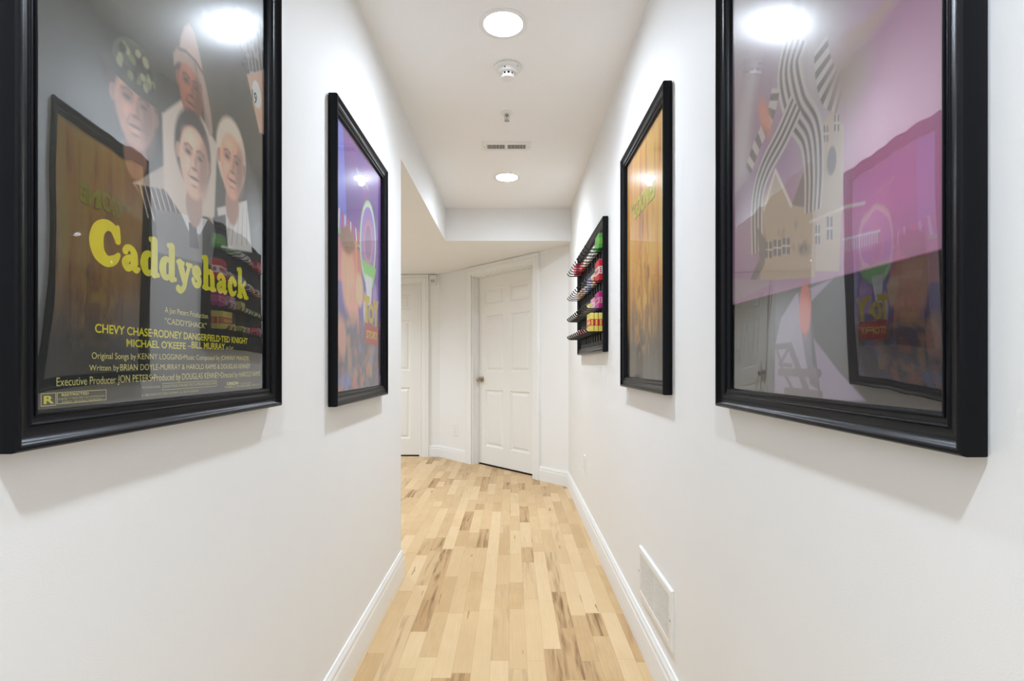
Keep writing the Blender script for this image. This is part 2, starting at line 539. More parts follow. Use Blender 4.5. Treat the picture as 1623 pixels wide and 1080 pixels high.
lab = ['round white downlight beyond the vent, farther of the two in the ceiling', 'round white downlight nearest the viewer, before the smoke detector',
       'round downlight behind the viewpoint']
for (x, y), l in zip(LIGHTS, lab): downlight(x, y, HC, l, 'hall downlights', SPOT * (1.35 if y < 0 else 1.0))
for (x, y), l in zip(LOWLIGHTS, ['round downlight in the lower ceiling beside the left opening', 'round downlight in the lower ceiling by the back wall']):
    downlight(x, y, HL, l, 'hall downlights', SPOT * 1.3)

t = thing('smoke_detector', 'white round smoke detector on the ceiling between downlight and sprinkler', 'smoke detector', (-0.019, 2.365, HC))
MB().lathe([(0.001, 0), (0.058, 0), (0.061, -0.004), (0.060, -0.009), (0.050, -0.013), (0.046, -0.014)], seg=48).build('base', M['white'], t)
MB().lathe([(0.046, -0.0135), (0.045, -0.022), (0.040, -0.029), (0.034, -0.031)], seg=48).build('body', M['white'], t)
m = MB()
m.lathe([(0.026, -0.030), (0.026, -0.042)], seg=40)
b = m.build('sensor_slots', M['dark'], t)
m = MB()
for k in range(10):
    a0, a1 = 2 * PI * k / 10, 2 * PI * (k + 0.45) / 10
    rr = []
    for z in (-0.030, -0.042):
        rr.append([(r * math.cos(a), r * math.sin(a), z) for r, a in ((0.0265, a0), (0.0300, a0), (0.0300, (a0 + a1) / 2), (0.0300, a1), (0.0265, a1))])
    m.loft(rr, True, 0, False, True)
m.lathe([(0.031, -0.0415), (0.031, -0.046), (0.027, -0.052), (0.012, -0.054), (0.001, -0.054)], seg=40)
m.build('sensor_cap', M['white'], t)
MB().lathe([(0.0025, -0.0195), (0.0025, -0.0235), (0.0005, -0.0245)], 'z', (-0.012, -0.0435, 0), 10).build('indicator_light', M['dark'], t)
MB().lathe([(0.002, -0.0105), (0.002, -0.0125), (0.0005, -0.013)], 'z', (0.044, -0.032, 0), 10).build('screw', M['dark'], t)

t = thing('fire_sprinkler', 'small chrome fire sprinkler hanging from the ceiling before the vent', 'sprinkler', (-0.027, 2.80, HC))
MB().lathe([(0.001, 0), (0.034, 0), (0.034, -0.002), (0.026, -0.006), (0.017, -0.007), (0.001, -0.004)], seg=36).build('escutcheon', M['enamel'], t)
m = MB()
m.lathe([(0.011, -0.004), (0.011, -0.014), (0.008, -0.016), (0.001, -0.016)], seg=20)
for s in (-1, 1): m.tube([(s * 0.009, 0, -0.014), (s * 0.0115, 0, -0.022), (s * 0.010, 0, -0.031), (s * 0.003, 0, -0.038)], 0.0022, 8)
m.build('sprinkler_frame', M['chrome'], t)
MB().tube([(0, 0, -0.016), (0, 0, -0.036)], 0.0018, 8).build('glass_bulb', M['dark'], t)
m = MB()
m.lathe([(0.001, -0.0385), (0.006, -0.0385), (0.006, -0.041), (0.001, -0.041)], seg=16)
for k in range(12):
    a = 2 * PI * k / 12
    c, s = math.cos(a), math.sin(a)
    q = [(0.005, -0.003), (0.014, -0.0032), (0.014, 0.0032), (0.005, 0.003)]
    m.loft([[(r * c - w_ * s, r * s + w_ * c, z) for r, w_ in q] for z in (-0.0395, -0.0405)], True, 0, False, True)
m.build('deflector', M['chrome'], t)

t = thing('ceiling_vent', 'white slotted rectangular air vent in the ceiling', 'vent', (-0.034, 3.22, HC))
VW, VD = 0.298, 0.130
m = MB()
ins = [(0.0, 0.0), (0.003, -0.005), (0.008, -0.007), (0.030, -0.008), (0.032, -0.004)]
m.loft([[(-VW / 2 + q, -VD / 2 + q, z), (VW / 2 - q, -VD / 2 + q, z), (VW / 2 - q, VD / 2 - q, z), (-VW / 2 + q, VD / 2 - q, z)] for q, z in ins], True, 0, False)
m.box(-0.008, 0.008, -VD / 2 + 0.031, VD / 2 - 0.031, -0.008, -0.003)
m.build('vent_frame', M['enamel'], t)
MB().box(-VW / 2 + 0.02, VW / 2 - 0.02, -VD / 2 + 0.02, VD / 2 - 0.02, -0.0022, -0.0006).build('duct_shade_sheet', M['dark'], t)  # dark sheet standing in for the shade inside the duct
x = -VW / 2 + 0.033
for k in range(26):
    xx = -VW / 2 + 0.036 + k * 0.0091
    if abs(xx) < 0.011: continue
    MB().box(xx - 0.0017, xx + 0.0017, -VD / 2 + 0.031, VD / 2 - 0.031, -0.0078, -0.0024).build('slat', M['enamel'], t)
for s in (-1, 1): MB().lathe([(0.0035, -0.0078), (0.003, -0.0092), (0.0005, -0.0095)], 'z', (s * (VW / 2 - 0.017), 0, 0), 12).build('screw', M['metal'], t)

# ------------------------------------------------------------------ wall fittings (local: y = 0 at the wall, -y towards the hall)
RZ_L, RZ_R = PI / 2, -PI / 2

t = thing('wall_vent', 'white louvred return air grille low on the right wall above the baseboard', 'vent', (XR, 1.844, 0.194), RZ_R)
GW, GH = 0.420, 0.188
m = MB()
ins = [(0.0, 0.0), (0.0005, -0.006), (0.004, -0.009), (0.022, -0.010), (0.0245, -0.008), (0.025, -0.004)]
m.loft([[(-GW / 2 + q, y, q), (GW / 2 - q, y, q), (GW / 2 - q, y, GH - q), (-GW / 2 + q, y, GH - q)] for q, y in ins], True, 0, False)
m.box(-0.004, 0.004, -0.008, -0.002, 0.025, GH - 0.025)
m.build('grille_frame', M['enamel'], t)
MB().box(-GW / 2 + 0.02, GW / 2 - 0.02, -0.0068, -0.0008, 0.02, GH - 0.02).build('duct_shade_sheet', M['dark'], t)  # dark sheet close behind the louvres, its colour imitates shade between them
nl = 15
for x0, x1 in ((-GW / 2 + 0.026, -0.005), (0.005, GW / 2 - 0.026)):
    for k in range(nl):
        z = 0.0285 + k * (GH - 0.057) / (nl - 1)
        m = MB()
        pr = [(-0.0066, z - 0.0030), (-0.0088, z - 0.0030), (-0.0092, z - 0.0022), (-0.0086, z + 0.0026), (-0.0066, z + 0.0030)]
        m.loft([[(x, y, zz) for y, zz in pr] for x in (x0, x1)], True, 0, False, True)
        m.build('louvre', M['enamel'], t)
for s in (-1, 1): MB().lathe([(0.004, -0.0098), (0.0035, -0.0112), (0.0005, -0.0115)], 'y', (s * (GW / 2 - 0.011), 0, GH / 2), 12).build('screw', M['metal'], t)


def outlet(loc, rz, label, W, H, group=None):
    t = thing('wall_outlet', label, 'outlet', loc, rz, group)
    m = MB(); ins = [(0.0, 0.0), (0.0, -0.003), (0.003, -0.006), (0.008, -0.0065)]
    rings = [[(-W / 2 + q, y, -H / 2 + q), (W / 2 - q, y, -H / 2 + q), (W / 2 - q, y, H / 2 - q), (-W / 2 + q, y, H / 2 - q)] for q, y in ins]
    m.loft(rings, True, 0, False); m.face(rings[-1])
    m.build('cover_plate', M['white'], t)
    r = MB().box(-0.0168, 0.0168, -0.0078, -0.006, -0.0335, 0.0335, 0.001).build('receptacle', M['white'], t)
    for s in (-1, 1):
        m = MB()
        m.box(-0.0072, -0.0052, -0.0081, -0.0076, s * 0.018 - 0.003, s * 0.018 + 0.005)
        m.box(0.0052, 0.0072, -0.0081, -0.0076, s * 0.018 - 0.003, s * 0.018 + 0.004)
        m.build('slots', M['greyslot'], r)
    MB().lathe([(0.003, -0.0064), (0.0027, -0.0076), (0.0005, -0.0078)], 'y', (0, 0, -H / 2 + 0.014), 12).build('screw', M['white'], t)


outlet((XR, 3.62, 0.40), RZ_R, 'white wall outlet low on the right wall, seen edge-on', 0.075, 0.118)
a = on_slant(1.702)
outlet((a[0], a[1], 0.335), ANG, 'white wall outlet low between the two far doors', 0.088, 0.135)

t = thing('door_chime', 'small white box high on the wall at the top of the left door casing', 'wall box', (-0.918, YF, 2.0))
MB().box(-0.040, 0.040, -0.034, -0.0005, 0.0, 0.105, 0.004).build('housing', M['white'], t)
m = MB()
for k in range(5): m.box(-0.026, 0.026, -0.0352, -0.0338, 0.02 + k * 0.008, 0.0225 + k * 0.008)
m.build('slot_grille', M['greyslot'], t)

# ------------------------------------------------------------------ framed posters
PROF = [(0.004, 0.0008), (0.0005, 0.003), (0.0, 0.006), (0.0, 0.0255), (0.0008, 0.0285), (0.0028, 0.0305), (0.0058, 0.0308), (0.0078, 0.0298), (0.0100, 0.0270),
        (0.0135, 0.0243), (0.0180, 0.0222), (0.0225, 0.0210), (0.0262, 0.0206), (0.0272, 0.0218), (0.0285, 0.0222), (0.0298, 0.0214), (0.0305, 0.0190),
        (0.0330, 0.0178), (0.0368, 0.0174), (0.0374, 0.0186), (0.0392, 0.0190), (0.0412, 0.0180), (0.0425, 0.0150), (0.0430, 0.0120), (0.0430, 0.0050)]
FWID = 0.043


def frame_mesh(W, H, prof, name, mt, parent):
    m = MB()
    m.loft([[(-W / 2 + w_, -h, w_), (W / 2 - w_, -h, w_), (W / 2 - w_, -h, H - w_), (-W / 2 + w_, -h, H - w_)] for w_, h in prof], True, 0, True)
    return m.build(name, mt, parent, 28)


class Art:
    """a print painted on a fine grid; coordinates are metres on the sheet: x right from its centre, z up from the frame's foot"""
    def __init__(self, W, H, step, base):
        self.W, self.H = W, H
        self.x0, self.x1 = -W / 2 + FWID - 0.004, W / 2 - FWID + 0.004
        self.z0, self.z1 = FWID - 0.004, H - FWID + 0.004
        self.nx = int((self.x1 - self.x0) / step) + 1
        self.nz = int((self.z1 - self.z0) / step) + 1
        self.X, self.Z = np.meshgrid(np.linspace(self.x0, self.x1, self.nx), np.linspace(self.z0, self.z1, self.nz))
        self.c = np.zeros((self.nz, self.nx, 3)) + np.array(lin(base))
        self.step = step
        self.rng = np.random.default_rng(5)

    def noise(self, sx, sz, octv=3):
        out = np.zeros_like(self.X); amp = 1.0; tot = 0
        for k in range(octv):
            gx, gz = int(self.W / sx * 2 ** k) + 3, int(self.H / sz * 2 ** k) + 3
            g = self.rng.random((gz, gx))
            fx = (self.X - self.x0) / self.W * (gx - 2); fz = (self.Z - self.z0) / self.H * (gz - 2)
            ix, iz = fx.astype(int), fz.astype(int)
            tx, tz = fx - ix, fz - iz
            tx = tx * tx * (3 - 2 * tx); tz = tz * tz * (3 - 2 * tz)
            out += amp * ((g[iz, ix] * (1 - tx) + g[iz, ix + 1] * tx) * (1 - tz) + (g[iz + 1, ix] * (1 - tx) + g[iz + 1, ix + 1] * tx) * tz)
            tot += amp; amp *= 0.55
        return out / tot

    def mix(self, a, col):
        col = np.array(lin(col)) if not isinstance(col, np.ndarray) else col
        a = np.clip(a, 0, 1)[..., None]
        self.c = self.c * (1 - a) + col * a

    def ell(self, cx, cz, rx, rz, col, rot=0.0, soft=0.12, alpha=1.0):
        c, s = math.cos(rot), math.sin(rot)
        dx, dz = self.X - cx, self.Z - cz
        d = np.sqrt(((dx * c + dz * s) / rx) ** 2 + ((-dx * s + dz * c) / rz) ** 2)
        self.mix(alpha * (1 + soft / 2 - d) / soft, col)

    def _pd(self, pts):
        ins = np.zeros(self.X.shape, bool); dist = np.full(self.X.shape, 9.0)
        n = len(pts)
        for i in range(n):
            ax, az = pts[i]; bx, bz = pts[(i + 1) % n]
            if az != bz:
                cr = ((az > self.Z) != (bz > self.Z)) & (self.X < (bx - ax) * (self.Z - az) / (bz - az) + ax)
                ins ^= cr
            dist = np.minimum(dist, self._sd(ax, az, bx, bz))
        return np.where(ins, dist, -dist)

    def _sd(self, ax, az, bx, bz):
        vx, vz = bx - ax, bz - az
        L2 = vx * vx + vz * vz + 1e-12
        t = np.clip(((self.X - ax) * vx + (self.Z - az) * vz) / L2, 0, 1)
        return np.hypot(self.X - ax - t * vx, self.Z - az - t * vz)

    def poly(self, pts, col, soft=0.0015, alpha=1.0):
        self.mix(alpha * (self._pd(pts) / soft + 0.5), col)

    def pmask(self, pts, soft=0.0015):
        return np.clip(self._pd(pts) / soft + 0.5, 0, 1)

    def line(self, pts, w, col, soft=0.0015, alpha=1.0):
        d = np.full(self.X.shape, 9.0)
        for (ax, az), (bx, bz) in zip(pts[:-1], pts[1:]): d = np.minimum(d, self._sd(ax, az, bx, bz))
        self.mix(alpha * ((w / 2 - d) / soft + 0.5), col)

    def grad(self, z0, z1, col, alpha=1.0):
        self.mix(alpha * np.clip((self.Z - z0) / (z1 - z0), 0, 1), col)

    def build(self, parent, depth=0.0075, gain=1.0):
        self.c = self.c * gain
        me = bpy.data.meshes.new('poster_print')
        n = self.nx * self.nz
        co = np.stack([self.X.ravel(), np.full(n, -depth), self.Z.ravel()], 1).astype(np.float32)
        ii = (np.arange(self.nz - 1)[:, None] * self.nx + np.arange(self.nx - 1)[None]).ravel()
        fa = np.stack([ii, ii + 1, ii + 1 + self.nx, ii + self.nx], 1).astype(np.int32)
        me.from_pydata(co.tolist(), [], fa.tolist())
        at = me.color_attributes.new('ink', 'FLOAT_COLOR', 'POINT')
        cc = np.concatenate([self.c.reshape(-1, 3), np.ones((n, 1))], 1).astype(np.float32)
        at.data.foreach_set('color', np.clip(cc, 0, 1).ravel())
        me.materials.append(M['print'])
        o = bpy.data.objects.new('poster_print', me); C.objects.link(o)
        o.parent = parent
        return o


def pane(W, H, parent, sag, skew=0.0, power=2):
    """bowed acrylic sheet held in the frame"""
    x0, x1, z0, z1 = -W / 2 + FWID - 0.003, W / 2 - FWID + 0.003, FWID - 0.003, H - FWID + 0.003
    nx, nz = 60, 80
    m = MB()
    fr = []; bk = []
    for j in range(nz + 1):
        rf, rb = [], []
        for i in range(nx + 1):
            s, t_ = i / nx * 2 - 1, j / nz * 2 - 1
            h = 0.0105 + sag * (1 - abs(s) ** power) * (1 + skew * s) * (1 - 0.55 * abs(t_) ** 3)
            x, z = x0 + (x1 - x0) * i / nx, z0 + (z1 - z0) * j / nz
            rf.append(m.bm.verts.new((x, -h, z))); rb.append(m.bm.verts.new((x, -h + 0.0018, z)))
        fr.append(rf); bk.append(rb)
    for j in range(nz):
        for i in range(nx):
            f = m.bm.faces.new((fr[j][i], fr[j][i + 1], fr[j + 1][i + 1], fr[j + 1][i])); f.smooth = True; f.material_index = 0
            f = m.bm.faces.new((bk[j][i], bk[j + 1][i], bk[j + 1][i + 1], bk[j][i + 1])); f.smooth = True; f.material_index = 1
    for i in range(nx):
        for j, sgn in ((0, 1), (nz, -1)):
            f = m.bm.faces.new((fr[j][i], bk[j][i], bk[j][i + 1], fr[j][i + 1])); f.material_index = 1
    for j in range(nz):
        for i in (0, nx):
            f = m.bm.faces.new((fr[j][i], fr[j + 1][i], bk[j + 1][i], bk[j][i])); f.material_index = 1
    return m.build('acrylic_pane', [M['pane'], M['clear']], parent, 60, flip=False)


class Ink:
    """flat printed lettering and rules lying on a print"""
    def __init__(self): self.v, self.f, self.mi, self.mats = [], [], [], []; self.lift = 0

    def _m(self, mt):
        if mt not in self.mats: self.mats.append(mt)
        return self.mats.index(mt)

    def tri(self, vs, fs, mt, y):
        b = len(self.v); k = self._m(mt)
        self.lift += 1; y -= 0.000004 * (self.lift % 200)
        self.v += [(x, y, z) for x, z in vs]
        self.f += [tuple(b + i for i in f) for f in fs]; self.mi += [k] * len(fs)

    def text(self, s, x0, x1, zb, cap, mt, y=-0.0080, bold=0.0, shear=0.0, slope=0.0):
        cu = bpy.data.curves.new('t', 'FONT'); cu.body = s; cu.size = 1.0; cu.offset = bold; cu.shear = shear
        cu.resolution_u = 4; cu.fill_mode = 'FRONT'
        o = bpy.data.objects.new('t', cu); C.objects.link(o)
        dg = bpy.context.evaluated_depsgraph_get()
        me = bpy.data.meshes.new_from_object(o.evaluated_get(dg))
        xs = [v.co.x for v in me.vertices]; a, b = min(xs), max(xs)
        sx = (x1 - x0) / (b - a); sz = cap / 0.73
        vs = [(x0 + (v.co.x - a) * sx, zb + v.co.y * sz + slope * (v.co.x - a) * sx) for v in me.vertices]
        self.tri(vs, [tuple(p.vertices) for p in me.polygons], mt, y)
        bpy.data.objects.remove(o); bpy.data.curves.remove(cu); bpy.data.meshes.remove(me)

    def rect(self, x0, x1, z0, z1, mt, y=-0.0080):
        self.tri([(x0, z0), (x1, z0), (x1, z1), (x0, z1)], [(0, 1, 2, 3)], mt, y)

    def ring(self, x0, x1, z0, z1, w_, mt, y=-0.0080):
        self.rect(x0, x1, z0, z0 + w_, mt, y); self.rect(x0, x1, z1 - w_, z1, mt, y)
        self.rect(x0, x0 + w_, z0, z1, mt, y); self.rect(x1 - w_, x1, z0, z1, mt, y)

    def stroke(self, pts, rad, mt, y=-0.0080):
        """smooth brush stroke through points, radius interpolated, round ends"""
        P = [Vector(p) for p in pts]
        if not isinstance(rad, (list, tuple)): rad = [rad] * len(P)
        sm, sr = [], []
        for i in range(len(P) - 1):
            p0, p1, p2, p3 = P[max(i - 1, 0)], P[i], P[i + 1], P[min(i + 2, len(P) - 1)]
            for k in range(10):
                t_ = k / 10
                sm.append(0.5 * ((2 * p1) + (p2 - p0) * t_ + (2 * p0 - 5 * p1 + 4 * p2 - p3) * t_ ** 2 + (3 * p1 - p0 - 3 * p2 + p3) * t_ ** 3))
                sr.append(rad[i] + (rad[i + 1] - rad[i]) * t_)
        sm.append(P[-1]); sr.append(rad[-1])
        vs, fs = [], []
        for i, (p, r) in enumerate(zip(sm, sr)):
            d = (sm[min(i + 1, len(sm) - 1)] - sm[max(i - 1, 0)])
            d = d.normalized() if d.length > 1e-9 else Vector((1, 0))
            n = Vector((-d.y, d.x)) * r
            vs += [tuple(p + n), tuple(p - n)]
            if i: fs.append((2 * i - 2, 2 * i - 1, 2 * i + 1, 2 * i))
        self.tri(vs, fs, mt, y)
        for p, r in ((sm[0], sr[0]), (sm[-1], sr[-1])):
            self.tri([(p.x + r * math.cos(a * PI / 8), p.y + r * math.sin(a * PI / 8)) for a in range(16)], [tuple(range(16))], mt, y)

    def build(self, name, parent, label=None):
        me = bpy.data.meshes.new(name); me.from_pydata(self.v, [], self.f)
        for mt in self.mats: me.materials.append(M[mt])
        me.polygons.foreach_set('material_index', self.mi)
        o = bpy.data.objects.new(name, me); C.objects.link(o); o.parent = parent
        if label: o['label'] = label
        return o


class Sheet:
    """turns points read off the wall in the photograph into metres on a poster"""
    def __init__(self, side, yc, zfoot):
        self.side, self.yc, self.zf = side, yc, zfoot
        self.plane = (XR - 0.008) if side == 'r' else -(XL + 0.008)

    def at(self, px, py):
        s = 1 if self.side == 'r' else -1
        d = F * self.plane / ((px - 812.0) * s)
        z = CAM_H + (577.0 - py) * d / F - self.zf
        return ((d - self.yc) * (-s), z)

    def pts(self, *pp): return [self.at(a, b) for a, b in pp]


def poster(label, side, y0, y1, z0, H, sag=0.005, skew=0.0, power=2):
    W = y1 - y0
    t = thing('framed_poster', label, 'poster', ((XL if side == 'l' else XR), (y0 + y1) / 2, z0), RZ_L if side == 'l' else RZ_R, 'framed posters along the hall')
    frame_mesh(W, H, PROF, 'picture_frame', M['black'], t)
    pane(W, H, t, sag, skew, power)
    return t, W, Sheet(side, (y0 + y1) / 2, z0)


# ---- poster with the yellow title, near end of the left wall
H0 = 0.973
t, W, sh = poster('black-framed dark poster with big yellow title and cast lines, near on the left wall', 'l', 0.572, 1.237, 0.983, H0, 0.0040, 0.0, 4)
A = Art(W, H0, 0.0017, (13, 19, 17))
A.grad(0.20, 0.85, (46, 50, 40), 1.0)
n = A.noise(0.10, 0.25)
A.mix(np.clip(n - 0.45, 0, 1) * np.clip((A.Z - 0.3) / 0.4, 0, 1) * 2.2, (84, 84, 66))
q = sh.pts((185, 0), (330, 120), (340, -40), (180, -60)); A.poly(q, (74, 76, 62), 0.05, 0.7)
A.line(sh.pts((150, -20), (215, 45), (268, 92)), 0.006, (30, 34, 28), 0.012, 0.6)


def head(px, py, rx, rz, skin, hair, hat=None, rot=0.0):
    x, z = sh.at(px, py)
    A.ell(x, z - rz * 1.15, rx * 0.55, rz * 0.6, tuple(int(v * 0.75) for v in skin), 0, 0.2)
    A.ell(x - rx * 0.05, z + rz * 0.28, rx * 1.2, rz * 1.05, hair, rot, 0.16)
    A.ell(x - rx * 1.02, z + rz * 0.05, rx * 0.16, rz * 0.2, tuple(int(v * 0.8) for v in skin), rot, 0.3)
    A.ell(x + rx * 1.02, z + rz * 0.05, rx * 0.16, rz * 0.2, tuple(int(v * 0.7) for v in skin), rot, 0.3)
    A.ell(x, z + rz * 0.02, rx * 0.95, rz * 0.86, skin, rot, 0.16)
    A.ell(x, z - rz * 0.42, rx * 0.72, rz * 0.58, skin, rot, 0.25)
    sh_ = tuple(int(v * 0.72) for v in skin); dk = tuple(int(v * 0.40) for v in skin); lt = tuple(min(255, int(v * 1.14)) for v in skin)
    A.ell(x + rx * 0.62, z - rz * 0.1, rx * 0.38, rz * 0.75, sh_, rot - 0.1, 0.9, 0.9)
    A.ell(x - rx * 0.25, z + rz * 0.55, rx * 0.45, rz * 0.22, lt, rot, 1.0, 0.7)
    A.ell(x - rx * 0.42, z - rz * 0.14, rx * 0.24, rz * 0.16, lt, rot, 1.0, 0.6)
    for s in (-1, 1):
        A.ell(x + s * rx * 0.40, z + rz * 0.17, rx * 0.28, rz * 0.13, sh_, rot, 0.9, 0.9)
        A.ell(x + s * rx * 0.40, z + rz * 0.15, rx * 0.17, rz * 0.05, dk, rot, 0.7, 0.9)
        A.line([(x + s * rx * 0.16, z + rz * 0.30), (x + s * rx * 0.40, z + rz * 0.36), (x + s * rx * 0.64, z + rz * 0.29)], 0.0045, dk, 0.004, 0.75)
        A.line([(x + s * rx * 0.24, z - rz * 0.22), (x + s * rx * 0.42, z - rz * 0.46)], 0.002, sh_, 0.004, 0.8)
    A.ell(x + rx * 0.10, z - rz * 0.02, rx * 0.10, rz * 0.2, sh_, rot, 0.9, 0.7)
    A.ell(x + rx * 0.02, z - rz * 0.21, rx * 0.2, rz * 0.05, tuple(int(v * 0.6) for v in skin), rot, 0.9)
    A.ell(x, z - rz * 0.46, rx * 0.34, rz * 0.045, tuple(int(v * 0.5) for v in skin), rot, 0.7)
    A.ell(x, z - rz * 0.56, rx * 0.24, rz * 0.06, lt, rot, 0.9, 0.5)
    A.ell(x, z - rz * 0.66, rx * 0.22, rz * 0.035, sh_, rot, 0.9, 0.8)
    n_ = A.noise(0.012, 0.012, 2)
    A.mix((n_ - 0.55) * 1.2 * np.clip(1 - np.hypot((A.X - x) / rx, (A.Z - z) / rz), 0, 1), sh_)
    if hat == 'bucket':
        A.ell(x, z + rz * 1.0, rx * 1.05, rz * 0.62, (66, 72, 56), 0.08, 0.06)
        A.ell(x + rx * 0.4, z + rz * 1.0, rx * 0.6, rz * 0.5, (40, 46, 36), 0.08, 0.6)
        A.ell(x, z + rz * 0.62, rx * 1.55, rz * 0.24, (44, 50, 38), -0.10, 0.08)
        rg = np.random.default_rng(3)
        for k in range(26):
            A.ell(x + rx * (rg.random() * 1.8 - 0.9), z + rz * (0.66 + rg.random() * 0.8), rx * 0.15, rz * 0.09, [(132, 130, 100), (96, 104, 62), (24, 28, 22)][k % 3], rg.random() * 3, 0.5)
    if hat == 'floppy':
        q = [(-1.3, .30), (-1.35, .62), (-1.05, .92), (-.4, 1.02), (.4, 1.0), (.95, .85), (1.3, .45), (1.7, -.25), (1.85, -.85), (1.55, -1.0), (1.2, -.7), (1.0, -.1), (.85, .42), (.3, .62), (-.4, .66), (-1.0, .5)]
        A.poly([(x + rx * a_, z + rz * b_) for a_, b_ in q], (146, 124, 110), 0.006)
        q = [(-.95, .85), (-.8, 1.3), (-.55, 1.7), (-.2, 1.95), (.15, 1.9), (.5, 1.6), (.8, 1.2), (.95, .85), (.4, .98), (-.4, 1.0)]
        A.poly([(x + rx * a_, z + rz * b_) for a_, b_ in q], (164, 142, 128), 0.006)
        A.line([(x - rx * 0.95, z + rz * 0.9), (x - rx * .4, z + rz * 1.03), (x + rx * .4, z + rz * 1.0), (x + rx * 0.95, z + rz * 0.85)], 0.006, (92, 74, 66), 0.004)
        A.line([(x + rx * .3, z + rz * .9), (x + rx * 1.4, z - rz * .7)], 0.005, (110, 90, 80), 0.006, 0.8)


# shoulders behind the heads
A.poly(sh.pts((212, 290), (262, 262), (275, 340), (250, 345)), (150, 140, 128), 0.004)
A.poly(sh.pts((258, 180), (300, 150), (345, 230), (340, 360), (262, 330)), (172, 160, 146), 0.006)
A.poly(sh.pts((215, 292), (262, 300), (292, 345), (300, 400), (262, 380), (235, 330)), (52, 46, 46), 0.003)
for k in range(7):
    A.line(sh.pts((222 + k * 8, 290 + k * 2), (236 + k * 9, 345 + k * 4)), 0.0018, (180, 170, 160), 0.001)
A.poly(sh.pts((248, 332), (330, 345), (345, 362), (336, 420), (250, 400)), (92, 92, 90), 0.003)
A.poly(sh.pts((288, 338), (330, 348), (318, 372), (300, 366)), (196, 190, 182), 0.002)
A.poly(sh.pts((300, 352), (312, 356), (316, 395), (302, 392)), (40, 38, 42), 0.002)
A.poly(sh.pts((345, 330), (392, 318), (400, 400), (352, 392)), (176, 172, 166), 0.004)
for k in range(6):
    A.line(sh.pts((362 + k * 6, 330), (352 + k * 8, 388)), 0.0015, (120, 116, 112), 0.001)
A.poly(sh.pts((338, 345), (358, 340), (362, 392), (346, 388)), (44, 40, 42), 0.003)
head(216, 172, 0.044, 0.060, (158, 118, 98), (60, 50, 44), 'bucket', 0.06)
head(304, 142, 0.036, 0.056, (140, 84, 62), (60, 40, 34), 'floppy')
head(309, 256, 0.044, 0.066, (190, 154, 134), (44, 38, 36))
head(369, 262, 0.046, 0.068, (186, 140, 116), (186, 170, 154))
# golf bag, clubs and ball badge
A.poly(sh.pts((392, 118), (420, 110), (424, 215), (412, 210)), (172, 142, 120), 0.004)
A.ell(*sh.at(408, 150), 0.020, 0.028, (196, 190, 180), 0.1, 0.15)
for k in range(5):
    A.line(sh.pts((388 + k * 6, 60 - k * 3), (398 + k * 5, 118)), 0.003, (150, 146, 140), 0.002)
    A.ell(*sh.at(387 + k * 7, 75 + (k % 2) * 14), 0.009, 0.007, (120, 112, 100), 0.5, 0.4)
for k in range(10):
    A.ell(*sh.at(330 + k * 9, 30 + 13 * (k % 3)), 0.02, 0.012, (104, 98, 78), 0.4 * k, 0.8, 0.6)
pr = A.build(t, gain=2.2)
I = Ink()
